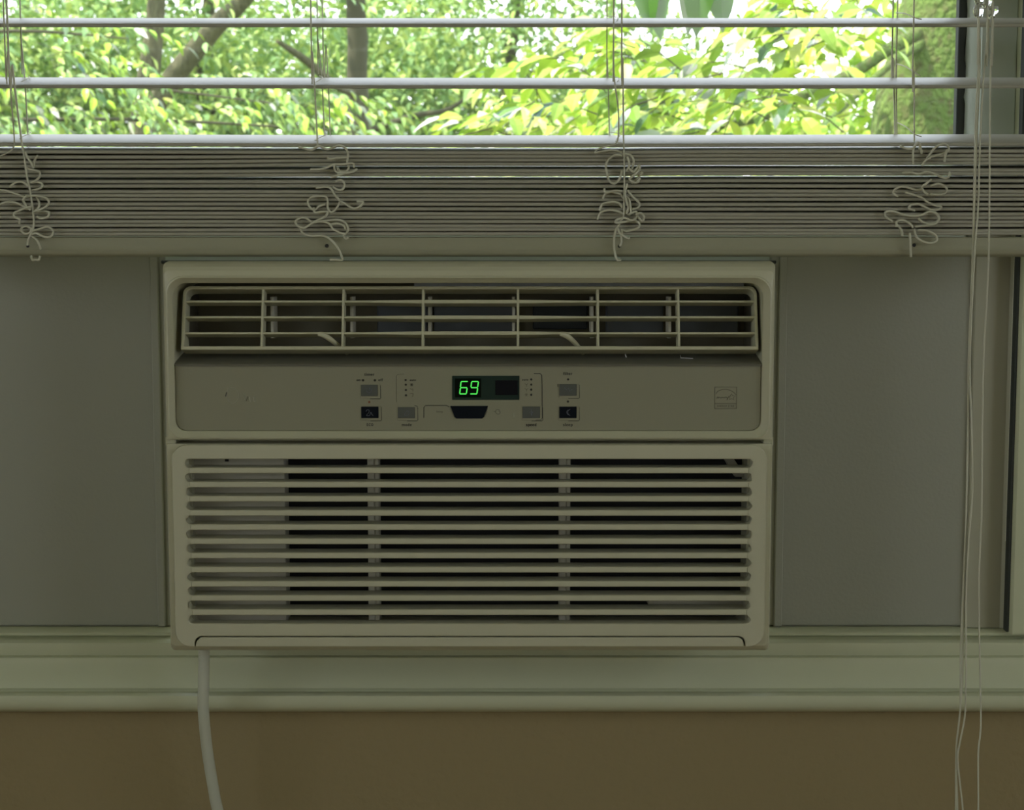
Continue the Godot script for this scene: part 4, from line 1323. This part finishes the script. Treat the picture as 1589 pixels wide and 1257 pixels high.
func shift(tf: Array, at: Vector3) -> Array:
	var o := []
	for t in tf: o.append(Transform3D(t.basis, t.origin - at))
	return o

func ground_at(p: Vector3) -> Vector3:
	return Vector3(p.x, -0.45, p.z)

func leaf_parts(parent: Node3D, mesh: Mesh, tf: Array, mats: Array) -> void:
	for i in tf.size():
		var o := MeshInstance3D.new()
		o.mesh = mesh
		o.material_override = mats[rng.randi() % mats.size()]
		o.name = "leaf" if i == 0 else "leaf_%03d" % i
		o.transform = Transform3D(tf[i].basis, tf[i].origin - parent.position)
		parent.add_child(o, true)

func make_trees() -> void:
	var far_leaf := leaf_mesh(0.115, 0.062, 0.25, 0.25)
	var mid_leaf := leaf_mesh(0.078, 0.030, 0.3, 0.28)
	var big_leaf := leaf_mesh(0.088, 0.042, 0.3, 0.3)
	var green := [lin(0.045, 0.11, 0.010), lin(0.07, 0.155, 0.010), lin(0.022, 0.065, 0.009), lin(0.15, 0.25, 0.02), lin(0.045, 0.12, 0.018)]
	var lime := [lin(0.10, 0.25, 0.004), lin(0.06, 0.17, 0.004), lin(0.16, 0.30, 0.006), lin(0.035, 0.10, 0.004), lin(0.40, 0.48, 0.06)]
	# far trees that close the view behind the left half
	rng.seed = 101
	var fars := [[-330, -15.0, 3.2, "tall green tree far outside behind the blind cord set farthest from the pull cords"], [40, -18.0, 3.4, "broad green tree far outside behind the drooping glossy sprays"], [330, -16.0, 3.2, "green tree far outside behind the forked grey trunk"],
		[570, -19.0, 3.4, "green tree far outside with a straight dark trunk"], [800, -17.5, 2.9, "hazy green tree far outside beside the bright sky gap"]]
	for e in fars:
		var c := P(e[0], 80, e[1])
		var t := tree_base(e[3], ground_at(c))
		trunk(t, [ground_at(c), Vector3(c.x + 0.1, 1.2, c.z), Vector3(c.x - 0.1, 3.2, c.z), Vector3(c.x + 0.1, 5.0, c.z)], [0.16, 0.13, 0.1, 0.04], M.bark_dark, "trunk")
		var tf := []
		crown_leaves(Vector3(c.x, 2.6, c.z), Vector3(e[2], 2.4, 2.0), 620, 34, 0.24, tf)
		foliage(t, "crown", far_leaf, shift(tf, t.position), green)
	# forked grey trunk
	rng.seed = 202
	var fk := ground_at(P(236, 200, -9.5))
	var tk := tree_base("grey barked tree outside that forks into an upright and a leaning stem", fk)
	trunk(tk, [fk, P(224, 330, -9.5), P(222, 205, -9.5), P(228, 140, -9.5), P(238, 60, -9.5), P(243, 0, -9.5), P(250, -160, -9.5), P(252, -420, -9.5)], [0.11, 0.1, 0.095, 0.085, 0.07, 0.065, 0.06, 0.03], M.bark_grey, "trunk")
	trunk(tk, [P(226, 190, -9.5), P(262, 130, -9.4), P(300, 82, -9.3), P(345, 30, -9.2), P(378, 0, -9.1), P(470, -110, -9.0), P(560, -260, -9.0)], [0.075, 0.075, 0.07, 0.065, 0.055, 0.04, 0.02], M.bark_grey, "limb")
	var tf2 := []
	crown_leaves(P(250, -330, -9.5), Vector3(2.4, 0.9, 1.4), 160, 30, 0.2, tf2)
	foliage(tk, "crown", mid_leaf, shift(tf2, tk.position), green)
	# straight dark trunk
	var dk := ground_at(P(553, 200, -12.0))
	var td := tree_base("slim dark trunked tree outside, the straightest of the trunks", dk)
	trunk(td, [dk, P(556, 200, -12.0), P(554, 120, -12.0), P(555, 60, -12.0), P(552, 0, -12.0), P(548, -300, -12.0)], [0.10, 0.095, 0.09, 0.09, 0.085, 0.03], M.bark_dark, "trunk")
	trunk(td, [P(556, 148, -12.0), P(520, 132, -11.7), P(480, 98, -11.4), P(455, 80, -11.2), P(430, 64, -11.0)], [0.035, 0.035, 0.035, 0.03, 0.015], M.bark_grey, "limb", 8)
	trunk(td, [P(556, 210, -12.0), P(610, 190, -11.8), P(650, 178, -11.6), P(700, 168, -11.4), P(760, 120, -11.2)], [0.035, 0.03, 0.025, 0.02, 0.01], M.bark_dark, "limb", 8)
	tf2 = []
	crown_leaves(P(600, -260, -12.0), Vector3(2.4, 0.8, 1.4), 140, 30, 0.2, tf2)
	foliage(td, "crown", far_leaf, shift(tf2, td.position), green)
	# drooping glossy sprays on the left, in front of the trunks
	rng.seed = 303
	var gk := ground_at(P(-160, 200, -6.6))
	var tg := tree_base("young tree outside with drooping glossy sprays over the grey trunk", gk)
	trunk(tg, [gk, P(-150, 300, -6.6), P(-140, 100, -6.5), P(-150, -200, -6.4)], [0.06, 0.05, 0.04, 0.02], M.bark_grey, "trunk")
	var tw := MB.new()
	var many := []
	for q in [[-145, 120, 420, 160], [-145, 60, 200, 60], [-145, 190, 560, 205], [-140, 230, 640, 240]]:
		trunk(tg, [P(q[0], q[1], -6.5), P((q[0] + q[2]) * 0.5, (q[1] + q[3]) * 0.5 - 12, -6.4), P(q[2], q[3], -6.2)], [0.014, 0.010, 0.004], M.bark_dark, "branch", 6)
	for k in 190:
		var f: float = rng.randf()
		var u: float = lerpf(-150, 620, pow(f, 1.25))
		var w: float = rng.randf_range(60.0, 260.0) if u < 240 else rng.randf_range(135.0 + maxf(0.0, u - 400.0) * 0.1, 280.0)
		if rng.randf() < 0.1: w = rng.randf_range(-40.0, 60.0)
		var z: float = rng.randf_range(-7.4, -5.6)
		spray(P(u - 40, w - 18, z), Vector3(rng.randf_range(0.55, 1.0), rng.randf_range(-0.25, 0.35), rng.randf_range(-0.5, 0.6)).normalized(), rng.randf_range(0.28, 0.42), 5, rng.randf_range(0.4, 0.8), 1.0, tw, many)
	var first := []
	var rest := []
	for i in many.size():
		if i % 7 == 0 and first.size() < 290: first.append(many[i])
		else: rest.append(many[i])
	var twn := MB.new()
	for i in tw.v.size(): tw.v[i] -= tg.position
	var twi := build("twigs", tw, M.bark_dark, tg)
	twi.set_meta("kind", "stuff")
	leaf_parts(tg, mid_leaf, first, [M.leaf_mid, M.leaf_gloss, M.leaf_mid, M.leaf_bright, M.leaf_deep, M.leaf_gloss, M.leaf_gloss, M.leaf_mid, M.leaf_yellow])
	foliage(tg, "leaves", mid_leaf, shift(rest, tg.position), green + [lime[0], lime[1]])

	# mossy trunk tree on the right with bright leaves close to the window
	rng.seed = 404
	var mk := ground_at(P(1430, 400, -4.2))
	var tm := tree_base("mossy thick trunked tree just outside with large bright leaves", mk)
	trunk(tm, [mk + Vector3(0.0, -0.1, 0), P(1452, 420, -4.2), P(1446, 205, -4.2), P(1460, 100, -4.2), P(1478, 0, -4.2), P(1500, -200, -4.2), P(1530, -560, -4.2)], [0.34, 0.26, 0.215, 0.19, 0.175, 0.16, 0.10], M.bark_moss, "trunk", 20)
	trunk(tm, [P(1452, 40, -4.15), P(1390, 70, -4.0), P(1330, 110, -3.9), P(1270, 137, -3.8), P(1225, 158, -3.75), P(1185, 180, -3.7), P(1140, 192, -3.6), P(1100, 208, -3.6), P(1040, 236, -3.6)], [0.03, 0.024, 0.02, 0.018, 0.017, 0.016, 0.014, 0.012, 0.006], M.bark_moss, "branch", 8)
	trunk(tm, [P(1440, 60, -4.1), P(1385, 98, -3.9), P(1340, 137, -3.8), P(1300, 175, -3.7), P(1262, 207, -3.6), P(1200, 260, -3.6)], [0.018, 0.013, 0.011, 0.010, 0.009, 0.004], M.bark_moss, "branch", 8)
	trunk(tm, [P(1233, -80, -3.4), P(1232, 0, -3.4), P(1230, 50, -3.4), P(1226, 92, -3.4)], [0.006, 0.005, 0.004, 0.002], M.bark_dark, "branch", 6)
	trunk(tm, [P(1260, -80, -3.4), P(1222, 0, -3.4), P(1180, 48, -3.4), P(1130, 100, -3.4)], [0.005, 0.004, 0.003, 0.0015], M.bark_dark, "branch", 6)
	tw = MB.new()
	many = []
	var edge := func(u: float) -> float:      # upper limit of the near leaves
		if u < 800: return lerpf(175.0, 100.0, clampf((u - 690.0) / 110.0, 0.0, 1.0))
		if u < 1000: return lerpf(100.0, 55.0, (u - 800.0) / 200.0)
		if u < 1230: return 115.0 - absf(u - 1120.0) * 0.25
		return 20.0
	for k in 190:
		var u: float = rng.randf_range(740.0, 1330.0)
		var e0: float = edge.call(u)
		var w: float = rng.randf_range(e0, 280.0)
		if u > 1200 and rng.randf() < 0.45: w = rng.randf_range(-40, 90)
		var z: float = rng.randf_range(-4.2, -2.3)
		var dr := Vector3(rng.randf_range(-1.0, 0.2), rng.randf_range(-0.3, 0.5), rng.randf_range(-0.6, 0.6)).normalized()
		spray(P(u + 20, w - 8, z), dr, rng.randf_range(0.16, 0.3), 3, rng.randf_range(0.2, 0.6), rng.randf_range(0.75, 1.05), tw, many)
	for i in tw.v.size(): tw.v[i] -= tm.position
	twi = build("twigs", tw, M.bark_dark, tm)
	twi.set_meta("kind", "stuff")
	first = []
	rest = []
	for i in many.size():
		if i % 4 == 0 and first.size() < 280: first.append(many[i])
		else: rest.append(many[i])
	leaf_parts(tm, big_leaf, first, [M.leaf_bright, M.leaf_bright, M.leaf_mid, M.leaf_deep, M.leaf_yellow])
	foliage(tm, "leaves", big_leaf, shift(rest, tm.position), lime)
	# a few big leaves hanging at the top, shade painted into their green
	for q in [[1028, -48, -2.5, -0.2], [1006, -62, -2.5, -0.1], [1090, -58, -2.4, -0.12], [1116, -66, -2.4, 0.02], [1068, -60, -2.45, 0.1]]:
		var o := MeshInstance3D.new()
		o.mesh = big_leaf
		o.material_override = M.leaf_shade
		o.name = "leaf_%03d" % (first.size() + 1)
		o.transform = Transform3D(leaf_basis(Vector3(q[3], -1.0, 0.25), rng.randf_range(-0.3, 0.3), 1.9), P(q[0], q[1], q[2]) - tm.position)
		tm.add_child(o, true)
	# looser bright foliage further out behind it
	rng.seed = 505
	var bk := ground_at(P(1180, 200, -7.0))
	var tb := tree_base("low bright bushy tree outside behind the near branch leaves", bk)
	trunk(tb, [bk, P(1180, 420, -7.0), P(1190, 240, -7.0)], [0.06, 0.05, 0.03], M.bark_dark, "trunk")
	tf2 = []
	crown_leaves(P(1160, 270, -7.0), Vector3(1.9, 0.55, 0.9), 210, 22, 0.14, tf2)
	crown_leaves(P(1400, 60, -7.0), Vector3(0.8, 0.9, 0.8), 90, 22, 0.14, tf2)
	foliage(tb, "crown", big_leaf, shift(tf2, tb.position), lime)

# ------------------------------------------------------------------
func _ready() -> void:
	make_view()
	make_materials()
	make_room()
	make_window()
	make_blind()
	make_air_conditioner()
	make_trees()
